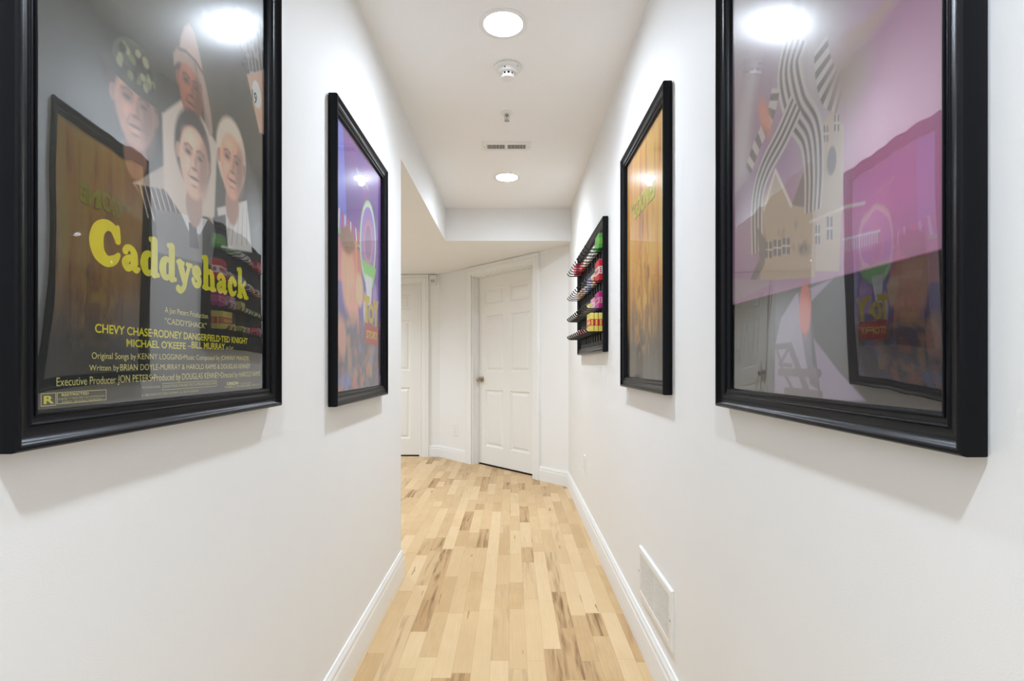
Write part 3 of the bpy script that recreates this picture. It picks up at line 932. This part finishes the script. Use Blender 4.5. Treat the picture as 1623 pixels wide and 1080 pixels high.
# title brushed as heavy rounded slab letters (unit = x-height)
xC, xk = sh.at(144, 400)[0], sh.at(394, 460)[0]
zb = sh.at(204, 429)[1]
XH = 0.0375
LET = {
    'C': (1.44, [([(1.22, 1.18), (1.02, 1.42), (0.70, 1.46), (0.38, 1.22), (0.26, 0.80), (0.38, 0.38), (0.72, 0.16), (1.08, 0.26), (1.30, 0.48)], [.15, .14, .16, .22, .26, .23, .17, .14, .08]), ([(1.26, 1.5), (1.26, 1.02)], [.08, .12])]),
    'a': (1.02, [([(0.20, 0.74), (0.28, 0.86), (0.50, 0.88), (0.66, 0.68), (0.68, 0.25), (0.80, 0.12), (0.94, 0.16)], [.12, .10, .10, .15, .17, .13, .05]), ([(0.66, 0.54), (0.40, 0.50), (0.20, 0.30), (0.32, 0.12), (0.56, 0.18), (0.66, 0.32)], [.08, .10, .15, .13, .08, .07])]),
    'd': (1.10, [([(0.72, 0.72), (0.50, 0.90), (0.26, 0.74), (0.20, 0.44), (0.30, 0.16), (0.54, 0.12), (0.74, 0.34)], [.06, .09, .15, .18, .14, .09, .07]), ([(0.78, 1.46), (0.78, 0.14)], [.16, .16]), ([(0.56, 1.50), (0.86, 1.50)], [.09, .09]), ([(0.80, 0.10), (1.02, 0.10)], [.1, .08])]),
    'y': (1.06, [([(0.24, 0.88), (0.42, 0.46), (0.56, 0.08)], [.16, .16, .12]), ([(0.90, 0.90), (0.70, 0.36), (0.54, -0.10), (0.30, -0.32), (0.12, -0.26)], [.09, .09, .11, .11, .13]), ([(0.08, 0.92), (0.46, 0.92)], [.08, .08]), ([(0.74, 0.92), (1.06, 0.92)], [.08, .08])]),
    's': (0.82, [([(0.64, 0.70), (0.52, 0.88), (0.28, 0.84), (0.22, 0.66), (0.44, 0.50), (0.62, 0.32), (0.52, 0.12), (0.26, 0.10), (0.12, 0.30)], [.10, .10, .12, .14, .16, .14, .12, .10, .10])]),
    'h': (1.20, [([(0.30, 1.46), (0.30, 0.14)], [.16, .16]), ([(0.08, 1.50), (0.36, 1.50)], [.09, .09]), ([(0.30, 0.66), (0.54, 0.88), (0.80, 0.76), (0.86, 0.14)], [.06, .10, .15, .16]), ([(0.10, 0.08), (0.50, 0.08)], [.08, .08]), ([(0.68, 0.08), (1.08, 0.08)], [.08, .08])]),
    'c': (0.92, [([(0.72, 0.68), (0.58, 0.88), (0.36, 0.82), (0.22, 0.50), (0.34, 0.18), (0.60, 0.12), (0.82, 0.28)], [.14, .10, .14, .18, .15, .10, .05])]),
    'k': (1.20, [([(0.30, 1.46), (0.30, 0.14)], [.16, .16]), ([(0.08, 1.50), (0.36, 1.50)], [.09, .09]), ([(0.32, 0.42), (0.60, 0.66), (0.84, 0.88)], [.07, .08, .10]), ([(0.52, 0.58), (0.74, 0.32), (0.92, 0.12)], [.14, .15, .13]), ([(0.10, 0.08), (0.48, 0.08)], [.08, .08]), ([(0.78, 0.08), (1.10, 0.08)], [.08, .08])]),
}
word = 'Caddyshack'
tot = sum(LET[c][0] for c in word)
kx = (xk - xC) / tot / 1.0
pen = xC
for c in word:
    adv, strokes = LET[c]
    for pts, rad in strokes:
        asp = XH / kx
        I.stroke([(pen + a * kx, zb + b * XH) for a, b in pts], [r * 1.28 * (kx + XH) / 2 for r in rad], 'yellow_ink')
    pen += adv * kx
I.build('title_lettering', pr, 'heavy rounded yellow title lettering')
I = Ink()


def line_(s, l, r, top, bot, mt, bold=0.0, shear=0.0):
    x0, zb_ = sh.at(*l); x1, _ = sh.at(r, l[1])
    cap = sh.at(l[0], top)[1] - zb_
    I.text(s, x0, x1, zb_, cap, mt, bold=bold, shear=shear)


x_, z_ = sh.at(403, 160)
I.text('19', x_ - 0.009, x_ + 0.013, z_ - 0.002, 0.024, 'black_ink', bold=0.02)
I.build('badge_lettering', pr, 'number 19 in black on the pale badge')
I = Ink()
line_('A Jon Peters Production', (262, 495.5), 330, 486, 0, 'pale_ink')
line_('"CADDYSHACK"', (262, 513.5), 328, 503.5, 0, 'pale_ink')
line_("CHEVY CHASE\u00b7RODNEY DANGERFIELD\u00b7TED KNIGHT", (151, 527), 393, 512.5, 0, 'yellow_ink', 0.022)
line_("MICHAEL O'KEEFE", (201, 549.5), 295, 537, 0, 'yellow_ink', 0.022)
line_("and", (298, 550.5), 303, 546.5, 0, 'pale_ink')
line_("BILL MURRAY", (304, 552), 357, 541, 0, 'yellow_ink', 0.022)
line_("as Carl", (359, 553.5), 370, 548, 0, 'pale_ink')
line_('Original Songs by', (146, 569), 216, 558, 0, 'pale_ink'); line_('KENNY LOGGINS\u2022Music Composed by JOHNNY MANDEL', (219, 569.5), 396, 559.5, 0, 'pale_ink')
line_('Written by', (142, 588), 189, 578, 0, 'pale_ink'); line_('BRIAN DOYLE-MURRAY & HAROLD RAMIS & DOUGLAS KENNEY', (191, 587.5), 397, 577, 0, 'pale_ink')
line_('Executive Producer', (90, 612.5), 184, 598, 0, 'pale_ink'); line_('JON PETERS\u2022Produced by DOUGLAS KENNEY\u2022Directed by HAROLD RAMIS', (187, 607), 413, 594.5, 0, 'pale_ink')
# rating block
x0, z0 = sh.at(65, 645); x1, z1 = sh.at(89.5, 626); z1 = sh.at(65, 624)[1]
I.ring(x0, x1, z0, z1, 0.001, 'dim_ink')
I.text('R', x0 + 0.004, x1 - 0.003, z0 + 0.003, z1 - z0 - 0.006, 'yellow_ink', bold=0.035)
x2 = sh.at(169, 640)[0]
I.ring(x1 + 0.001, x2, z0 + 0.001, z1, 0.001, 'dim_ink')
I.text('RESTRICTED', x1 + 0.008, x1 + 0.050, z1 - 0.0052, 0.0034, 'pale_ink', bold=0.02)
I.text('UNDER 17 REQUIRES ACCOMPANYING', x1 + 0.003, x2 - 0.003, z0 + 0.0060, 0.0026, 'dim_ink')
I.text('PARENT OR ADULT GUARDIAN', x1 + 0.008, x2 - 0.008, z0 + 0.0022, 0.0026, 'dim_ink')
line_('TECHNICOLOR', (225, 616.5), 254, 613, 0, 'dim_ink')
x0, z0 = sh.at(258, 619); x1, _ = sh.at(344, 619); z1 = sh.at(258, 608)[1]
I.ring(x0, x1, z0, z1, 0.0008, 'dim_ink')
I.text('SOUNDTRACK AVAILABLE ON COLUMBIA RECORDS & TAPES', x0 + 0.002, x1 - 0.002, z0 + 0.004, 0.0045, 'dim_ink')
line_('\u00a9 1980 ORION PICTURES COMPANY  ALL RIGHTS RESERVED', (225, 629), 315, 625, 0, 'dim_ink')
line_('ORION', (360, 611), 378, 606, 0, 'pale_ink', 0.03); line_('PICTURES RELEASE', (380, 609.5), 398, 607, 0, 'dim_ink')
line_('THRU WARNER BROS', (356, 616), 412, 612.5, 0, 'dim_ink')
I.build('credit_lettering', pr, 'lines of small yellow credits')

# ---- poster with the yellow and red title block, far end of the left wall (plain colour stand-in for its picture)
HT = 0.960
t, W, sh = poster('black-framed poster in purple, blue and red, farther one on the left wall', 'l', 1.626, 2.296, 0.948, HT, 0.005)
A = Art(W, HT, 0.0024, (74, 40, 120))
A.grad(0.95, 0.35, (40, 44, 120), 0.8)
n = A.noise(0.2, 0.3)
A.mix((n - 0.4) * 1.2 * np.clip((A.Z - 0.4) / 0.3, 0, 1), (128, 60, 120))
A.poly([(-W / 2, 0.96), (-W / 2 + 0.12, 0.96), (-W / 2 + 0.155, 0.70), (-W / 2 + 0.17, 0.55), (-W / 2, 0.55)], (84, 92, 216), 0.006)
for k in range(9):
    A.poly([(-0.30 + k * 0.034, 0.565), (-0.283 + k * 0.034, 0.565), (-0.268 + k * 0.030, 0.635 - k * 0.003), (-0.283 + k * 0.030, 0.637 - k * 0.003)], (212, 188, 184) if k % 2 else (176, 44, 44), 0.002)
A.poly([(-0.34, 0.548), (0.03, 0.556), (0.03, 0.564), (-0.34, 0.566)], (84, 150, 70), 0.002)
A.poly([(-0.34, 0.40), (0.02, 0.40), (0.0, 0.545), (-0.34, 0.545)], (150, 84, 92), 0.01, 0.8)
for r, col in ((1.0, (120, 170, 104)), (0.92, (214, 218, 214)), (0.86, (118, 96, 150)), (0.55, (150, 104, 124)), (0.40, (112, 86, 120))):
    A.ell(0.10, 0.60, 0.115 * r, 0.165 * r, col, -0.15, 0.04)
A.poly([(0.0, 0.52), (0.22, 0.52), (0.17, 0.44), (0.08, 0.42)], (98, 158, 82), 0.01)
A.poly([(0.05, 0.47), (0.16, 0.47), (0.14, 0.36), (0.09, 0.36)], (188, 186, 190), 0.01)
A.line([(-0.06, 0.56), (-0.055, 0.36), (-0.02, 0.18)], 0.028, (196, 112, 58), 0.006)
for (x, z, rx, rz, col) in ((-0.02, 0.40, 0.05, 0.06, (196, 140, 104)), (-0.15, 0.43, 0.075, 0.13, (186, 128, 96)), (-0.16, 0.55, 0.08, 0.05, (108, 76, 48)), (-0.10, 0.33, 0.05, 0.07, (170, 116, 84)),
                            (0.20, 0.38, 0.035, 0.08, (122, 96, 150)), (0.06, 0.33, 0.03, 0.07, (160, 150, 150))):
    A.ell(x, z, rx, rz, col, 0.1, 0.35, 0.9)
low = np.clip((0.33 - A.Z) / 0.10, 0, 1)
A.mix(low * 0.93, (26, 24, 36))
n = A.noise(0.05, 0.06)
A.mix(np.clip(n - 0.52, 0, 1) * 4 * np.clip((0.34 - A.Z) / 0.06, 0, 1), (124, 92, 56))
n = A.noise(0.04, 0.07)
A.mix(np.clip(n - 0.60, 0, 1) * 5 * np.clip((0.30 - A.Z) / 0.06, 0, 1), (140, 62, 40))
n = A.noise(0.06, 0.05)
A.mix(np.clip(n - 0.62, 0, 1) * 4 * np.clip((0.24 - A.Z) / 0.06, 0, 1), (58, 78, 140))
A.ell(-0.22, 0.22, 0.05, 0.07, (150, 106, 88), 0.2, 0.4, 0.8)
A.mix(np.full(A.X.shape, 0.18), (150, 136, 140))
pr = A.build(t, gain=2.8)
I = Ink()
I.text('Walt Disney Pictures', -0.06, 0.10, 0.815, 0.026, 'white_ink', shear=0.3, slope=-0.1)
I.text('PRESENTS', -0.01, 0.06, 0.785, 0.010, 'white_ink')
I.build('heading_lettering', pr, 'small white slanting lettering')
I = Ink()
I.tri([(0.048, 0.212), (0.250, 0.204), (0.256, 0.278), (0.050, 0.290)], [(0, 1, 2, 3)], 'red_ink', -0.0079)
I.text('STORY', 0.072, 0.236, 0.232, 0.030, 'gold_ink', y=-0.0082, bold=0.03)
I.text('T', 0.034, 0.116, 0.298, 0.094, 'gold_ink', bold=0.06)
I.text('O', 0.098, 0.180, 0.296, 0.070, 'gold_ink', bold=0.06)
I.text('Y', 0.164, 0.260, 0.292, 0.098, 'gold_ink', bold=0.06)
I.build('title_lettering', pr, 'yellow title over a red block')

# ---- golden-brown poster, far end of the right wall
t, W, sh = poster('black-framed golden brown poster with yellow title, farther one on the right wall', 'r', 1.647, 2.302, 0.983, H0, 0.005)
A = Art(W, H0, 0.0024, (208, 148, 70))
n = A.noise(0.05, 0.5); n2 = A.noise(0.02, 0.2)
A.mix(np.clip(n - 0.40, 0, 1) * 2.6, (232, 180, 92))
A.mix(np.clip(0.46 - n2, 0, 1) * 3.0, (128, 86, 56))
n = A.noise(0.08, 0.3)
A.mix(np.clip(n - 0.58, 0, 1) * 3.5 * np.clip((A.Z - 0.4) / 0.2, 0, 1), (142, 96, 82))
for k in range(7):
    x = -0.26 + k * 0.085
    A.poly([(x - 0.03, 0.96), (x + 0.035, 0.96), (x + 0.012, 0.70 - 0.05 * (k % 3)), (x, 0.60 - 0.06 * ((k * 2) % 3)), (x - 0.012, 0.72)], (222, 170, 84), 0.02, 0.6)
A.mix(np.clip((0.46 - A.Z) / 0.30, 0, 1) * 0.95, (26, 30, 26))
n = A.noise(0.02, 0.05)
core = np.exp(-((A.X - 0.0) / 0.17) ** 2) * np.exp(-((A.Z - 0.42) / 0.17) ** 2)
A.mix(np.clip(n - 0.46, 0, 1) * 5 * core, (222, 172, 66))
n = A.noise(0.03, 0.04)
A.mix(np.clip(n - 0.55, 0, 1) * 5 * np.exp(-((A.X + 0.03) / 0.13) ** 2) * np.exp(-((A.Z - 0.22) / 0.10) ** 2), (190, 132, 48))
A.line([(0.06, 0.45), (0.058, 0.25), (0.05, 0.12), (0.02, 0.07)], 0.004, (60, 44, 30), 0.003, 0.8)
pr = A.build(t, gain=1.65)
I = Ink()
for dx, dz, mt, yy in ((0.004, -0.004, 'olive_ink', -0.0079), (0, 0, 'lime_ink', -0.0082)):
    I.text('THE', -0.212 + dx, -0.168 + dx, 0.722 + dz, 0.020, mt, yy, 0.03)
    I.text('GOONiES', -0.165 + dx, 0.150 + dx, 0.676 + dz, 0.070, mt, yy, 0.04, shear=0.0)
I.build('title_lettering', pr, 'lime yellow title lettering')

# ---- lilac poster, near end of the right wall (plain stand-in for its picture)
t, W, sh = poster('black-framed lilac poster with pale house and striped ribbons, near on the right wall', 'r', 0.553, 1.226, 0.983, H0, 0.0068, 0.31)
A = Art(W, H0, 0.0017, (146, 98, 136))
A.grad(0.25, 0.95, (126, 96, 128), 0.8)
n = A.noise(0.25, 0.4)
A.mix((n - 0.4) * 1.5, (172, 126, 160))
A.mix(np.exp(-((A.X - 0.20) / 0.14) ** 2) * np.clip((A.Z - 0.2) / 0.1, 0, 1) * np.clip((0.62 - A.Z) / 0.3, 0, 1) * 0.8, (206, 110, 148))
# drifting smoke, painted paler to imitate glare on the pane
for (x, z, rx, rz, al) in ((-0.20, 0.86, 0.20, 0.12, 0.8), (-0.05, 0.80, 0.14, 0.22, 0.75), (0.02, 0.55, 0.07, 0.28, 0.6), (0.06, 0.75, 0.08, 0.25, 0.5), (-0.25, 0.62, 0.06, 0.3, 0.4)):
    A.ell(x, z, rx, rz, (172, 166, 162), 0.15, 0.9, al)
n = A.noise(0.05, 0.2)
A.mix(np.clip(n - 0.5, 0, 1) * 2.0 * np.clip((0.12 - A.X) / 0.1, 0, 1) * np.clip((A.Z - 0.5) / 0.2, 0, 1), (84, 80, 76))
# house
cream, shade = (176, 160, 138), (128, 112, 98)
A.poly(sh.pts((1296, 205), (1318, 175), (1338, 200), (1336, 290), (1330, 430), (1292, 430)), cream, 0.003)
A.poly(sh.pts((1205, 330), (1228, 270), (1255, 325), (1268, 310), (1292, 315), (1292, 440), (1205, 445)), (168, 148, 118), 0.003)
A.poly(sh.pts((1255, 325), (1275, 268), (1300, 258), (1300, 300), (1282, 330)), (96, 80, 74), 0.003)
A.line(sh.pts((1211, 332), (1229, 270), (1254, 326)), 0.007, (206, 196, 180), 0.002)
for wx, wy, ww, wh in ((1309, 212, 7, 26), (1326, 195, 8, 26), (1315, 362, 9, 36), (1296, 372, 7, 30), (1218, 396, 12, 26), (1232, 393, 12, 26), (1246, 390, 12, 26)):
    A.poly(sh.pts((wx - ww / 2, wy - wh / 2), (wx + ww / 2, wy - wh / 2), (wx + ww / 2, wy + wh / 2), (wx - ww / 2, wy + wh / 2)), (70, 66, 70), 0.002)
    A.line(sh.pts((wx, wy - wh / 2), (wx, wy + wh / 2)), 0.003, (190, 182, 170), 0.001)
    A.line(sh.pts((wx - ww / 2, wy), (wx + ww / 2, wy)), 0.003, (190, 182, 170), 0.001)
A.ell(*sh.at(1318, 255), 0.012, 0.022, (70, 62, 62), 0, 0.2)
A.line(sh.pts((1284, 352), (1340, 328), (1370, 322)), 0.005, (196, 186, 170), 0.002)
for k in range(14):
    A.line(sh.pts((1338 + k * 4, 378 - k), (1338 + k * 4, 400 - k * 1.2)), 0.002, (176, 164, 168), 0.001)
A.line(sh.pts((1336, 380), (1394, 366)), 0.003, (186, 174, 178), 0.001)
n = A.noise(0.03, 0.05)
A.mix(np.clip(n - 0.5, 0, 1) * 4 * A.pmask(sh.pts((1212, 350), (1282, 345), (1282, 400), (1212, 405)), 0.02), (74, 66, 56))


def ribbon(pp, w0, w1, bands, along=True):
    """a waving banner of alternating dark and pale bands"""
    P = [Vector(sh.at(*p)) for p in pp]
    sm = []
    for i in range(len(P) - 1):
        p0, p1, p2, p3 = P[max(i - 1, 0)], P[i], P[i + 1], P[min(i + 2, len(P) - 1)]
        for k in range(8):
            t_ = k / 8
            sm.append(0.5 * ((2 * p1) + (p2 - p0) * t_ + (2 * p0 - 5 * p1 + 4 * p2 - p3) * t_ ** 2 + (3 * p1 - p0 - 3 * p2 + p3) * t_ ** 3))
    sm.append(P[-1])
    nrm = []
    for i in range(len(sm)):
        d = (sm[min(i + 1, len(sm) - 1)] - sm[max(i - 1, 0)]).normalized(); nrm.append(Vector((-d.y, d.x)))
    N = len(sm) - 1
    wd = [w0 + (w1 - w0) * i / N for i in range(N + 1)]
    dark, pale = (68, 62, 60), (186, 178, 168)
    if along:
        for b in range(bands):
            a0, a1 = b / bands - 0.5, (b + 1) / bands - 0.5
            q = [tuple(sm[i] + nrm[i] * wd[i] * a0) for i in range(N + 1)] + [tuple(sm[i] + nrm[i] * wd[i] * a1) for i in reversed(range(N + 1))]
            A.poly(q, pale if b % 2 == 0 else dark, 0.002)
    else:
        for b in range(bands):
            i0, i1 = int(b * N / bands), int((b + 1) * N / bands)
            q = [tuple(sm[i] + nrm[i] * wd[i] * 0.5) for i in range(i0, i1 + 1)] + [tuple(sm[i] - nrm[i] * wd[i] * 0.5) for i in reversed(range(i0, i1 + 1))]
            A.poly(q, pale if b % 2 == 0 else dark, 0.002)


ribbon([(1262, 60), (1250, 110), (1262, 170), (1284, 210), (1290, 270), (1288, 335)], 0.09, 0.05, 9)
ribbon([(1262, 165), (1240, 215), (1212, 270), (1200, 320), (1200, 400)], 0.06, 0.05, 7)
ribbon([(1300, 70), (1305, 110), (1316, 140), (1335, 145)], 0.035, 0.06, 12, False)
ribbon([(1230, 140), (1220, 185), (1200, 230), (1186, 270)], 0.035, 0.035, 12, False)
A.ell(*sh.at(1345, 118), 0.045, 0.055, (150, 128, 112), 0.3, 0.8, 0.8)
A.poly(sh.pts((1330, 60), (1385, 20), (1412, -10), (1420, 5), (1380, 55), (1350, 80)), (156, 124, 108), 0.012, 0.8)
A.ell(*sh.at(1212, 185), 0.018, 0.05, (196, 118, 80), 0.5, 0.7, 0.8)
A.poly(sh.pts((1190, 75), (1208, 90), (1182, 280), (1160, 330), (1166, 200)), (178, 168, 170), 0.02, 0.5)
A.poly(sh.pts((1200, 360), (1214, 380), (1212, 420), (1192, 455), (1186, 450), (1204, 410)), (92, 80, 70), 0.004)
# lower third of the sheet is black, with a lilac path, plum rails and a red panel
edge = 0.228
A.mix(np.clip((edge - A.Z) / 0.002 + 0.5, 0, 1), (16, 14, 16))
A.poly(sh.pts((1160, 480), (1225, 450), (1225, 445), (1160, 442)), (150, 130, 140), 0.003)
A.poly(sh.pts((1229, 546), (1238, 505), (1262, 466), (1320, 442), (1284, 480), (1289, 536), (1330, 590), (1372, 636), (1226, 640)), (124, 108, 128), 0.004)
A.poly(sh.pts((1265, 462), (1285, 460), (1290, 540), (1300, 620), (1284, 610), (1272, 540)), (58, 42, 64), 0.002)
A.ell(*sh.at(1276, 490), 0.018, 0.045, (168, 60, 34), 0, 0.3)
plum = (66, 42, 58)
A.line(sh.pts((1231, 550), (1252, 548)), 0.011, plum, 0.002)
A.line(sh.pts((1231, 552), (1240, 585), (1262, 630)), 0.008, plum, 0.002)
A.line(sh.pts((1252, 549), (1236, 578), (1254, 580)), 0.008, plum, 0.002)
A.line(sh.pts((1252, 549), (1282, 628)), 0.016, plum, 0.002)
A.line(sh.pts((1236, 590), (1298, 592)), 0.014, plum, 0.002)
A.line(sh.pts((1246, 620), (1300, 626)), 0.014, plum, 0.002)
A.mix(np.clip((A.Z - edge) / 0.002, 0, 1) * 0.28, (146, 138, 146))
A.build(t, gain=1.75)

# ------------------------------------------------------------------ framed candy rack on the right wall
RY0, RY1, RZ0, RH = 2.745, 3.815, 1.142, 0.70
RW = RY1 - RY0
RYC = (RY0 + RY1) / 2
rack = thing('candy_rack', 'black framed board with rows of wire hooks holding candy boxes on the right wall', 'rack', (XR, RYC, RZ0), RZ_R)
frame_mesh(RW, RH, PROF, 'rack_frame', M['black'], rack)
m = MB()
x0, x1 = -RW / 2 + 0.041, RW / 2 - 0.041
m.box(x0, x1, -0.010, -0.004, 0.041, RH - 0.041)
m.build('back_board', M['rackblack'], rack)
ROWS = [1.690 - RZ0, 1.520 - RZ0, 1.372 - RZ0, 1.248 - RZ0]
NH = 11
hook_mesh = {}


def hook(x, z, twin):
    key = twin
    if key not in hook_mesh:
        m = MB()
        for s in ((-1, 1) if twin else (0,)):
            o_ = s * 0.010
            m.tube([(o_, -0.010, 0), (o_, -0.060, 0.0005), (o_, -0.092, 0.001), (o_, -0.101, 0.005), (o_, -0.107, 0.012), (o_, -0.110, 0.020)], 0.0030, 8)
        if twin: m.tube([(-0.010, -0.110, 0.020), (0.010, -0.110, 0.020)], 0.0030, 8)
        m.box(-0.006, 0.006, -0.0165, -0.0102, -0.040, 0.006, 0.001)
        hook_mesh[key] = m.build('hook', M['wire'], rack)
        o = hook_mesh[key]
    else:
        o = hook_mesh[key].copy(); C.objects.link(o); o.parent = rack
    o.location = (x, 0, z)


for r, z in enumerate(ROWS):
    for k in range(NH):
        hook(-RW / 2 + 0.092 + k * (RW - 0.184) / (NH - 1), z, r >= 2)

# candy boxes: (hook row, place along the row, size, colours, how many deep)
P = {'red': (200, 26, 44), 'green': (70, 168, 58), 'white': (226, 222, 218), 'pink': (226, 150, 172), 'magenta': (176, 24, 116), 'yellow': (226, 208, 96),
     'cream': (226, 206, 176), 'blue': (120, 140, 196), 'orange': (224, 120, 52), 'peach': (230, 178, 148), 'purple': (128, 60, 140), 'lime': (150, 190, 70)}
for k, c in P.items(): M['candy_' + k] = mat('candy_' + k, c, 0.4, 0.4)
ROWNAME = ['top', 'second', 'third', 'bottom']
PLACE = ['near end', 'second from near end', 'third from near end', 'fourth from near end', 'second from far end', 'far end']
# entries: main colour, band colour, height, how many deep ; index 0 = near end of the rack
STOCK = [
    [('green', 'lime', 0.075, 1), ('white', 'green', 0.045, 1), ('white', 'cream', 0.040, 1), ('cream', 'white', 0.040, 1), ('red', 'white', 0.050, 1), ('red', 'pink', 0.066, 2)],
    [('red', 'white', 0.108, 1), ('cream', 'red', 0.062, 1), ('blue', 'white', 0.064, 1), ('white', 'purple', 0.040, 1), ('peach', 'orange', 0.046, 1), ('cream', 'orange', 0.046, 1)],
    [('magenta', 'pink', 0.085, 1), ('pink', 'white', 0.074, 1), ('yellow', 'cream', 0.060, 1), ('cream', 'white', 0.036, 1), ('lime', 'white', 0.034, 1), ('yellow', 'white', 0.034, 1)],
    [('yellow', 'red', 0.096, 3), ('cream', 'yellow', 0.040, 1), ('yellow', 'green', 0.036, 1), ('pink', 'white', 0.044, 1), ('red', 'pink', 0.050, 1), ('pink', 'red', 0.056, 1)],
]
DEPTHN = {1: [''], 2: ['front one ', 'rear one '], 3: ['front one ', 'middle one ', 'rear one ']}
box_mesh = {}
rg = random.Random(4)


def candy_mesh(a, b, h, w_):
    """upright carton: body, coloured band with rows of small block marks, glued end flaps"""
    key = (a, b, round(h, 3), w_)
    if key in box_mesh: return box_mesh[key]
    d = 0.0195
    body = MB().box(-w_ / 2, w_ / 2, -d / 2, d / 2, 0, h, 0.0012).build('carton', M['candy_' + a])
    band = MB()
    band.box(-w_ / 2 - 0.0003, w_ / 2 + 0.0003, -d / 2 - 0.0003, d / 2 + 0.0003, h * 0.30, h * 0.66)
    band = band.build('printed_band', M['candy_' + b])
    mk = MB()
    z0, z1 = h * 0.38, h * 0.58
    for k in range(6):
        x = -w_ * 0.36 + k * w_ * 0.145
        mk.box(x - w_ * 0.05, x + w_ * 0.05, -d / 2 - 0.0007, -d / 2 - 0.0002, z0, z1)
    for k in range(3):
        mk.box(w_ / 2 + 0.0002, w_ / 2 + 0.0007, -d * 0.25, d * 0.25, h * (0.34 + k * 0.10), h * (0.41 + k * 0.10))
        mk.box(-w_ / 2 - 0.0007, -w_ / 2 - 0.0002, -d * 0.25, d * 0.25, h * (0.34 + k * 0.10), h * (0.41 + k * 0.10))
    mk = mk.build('printed_marks', M['candy_' + a] if a != b else M['candy_white'])
    flap = MB()
    flap.box(-w_ / 2 + 0.001, w_ / 2 - 0.001, -d / 2 + 0.002, d / 2 - 0.002, h - 0.0002, h + 0.0008)
    flap = flap.build('end_flap', M['candy_white' if a != 'white' else 'candy_cream'])
    box_mesh[key] = [o_.data for o_ in (body, band, mk, flap)]
    for o_ in (body, band, mk, flap): bpy.data.objects.remove(o_)
    return box_mesh[key]


for r, row in enumerate(STOCK):
    for k, (a, b, h, deep) in enumerate(row):
        xc = RW / 2 - 0.130 - k * (RW - 0.260) / 5
        for q in range(deep):
            w_ = 0.132 if h > 0.09 else 0.124
            yl = -0.0295 - (deep - 1 - q) * 0.0225
            p = Vector((xc, yl, ROWS[r] + 0.0048)); p.rotate(Matrix.Rotation(RZ_R, 3, 'Z'))
            adj = 'tall ' if h >= 0.095 else ''
            depth = DEPTHN[deep][q]
            lab_ = f'{adj}{a} candy box with {b} band, {depth}{PLACE[k]} of {ROWNAME[r]} hook row'
            t = thing('candy_box', lab_, 'candy box', (XR + p.x, RYC + p.y, RZ0 + p.z), RZ_R, 'candy boxes on the ' + ROWNAME[r] + ' hook row')
            for me, nm in zip(candy_mesh(a, b, h, w_), ('carton', 'printed_band', 'printed_marks', 'end_flap')):
                o = bpy.data.objects.new(nm, me); C.objects.link(o); o.parent = t
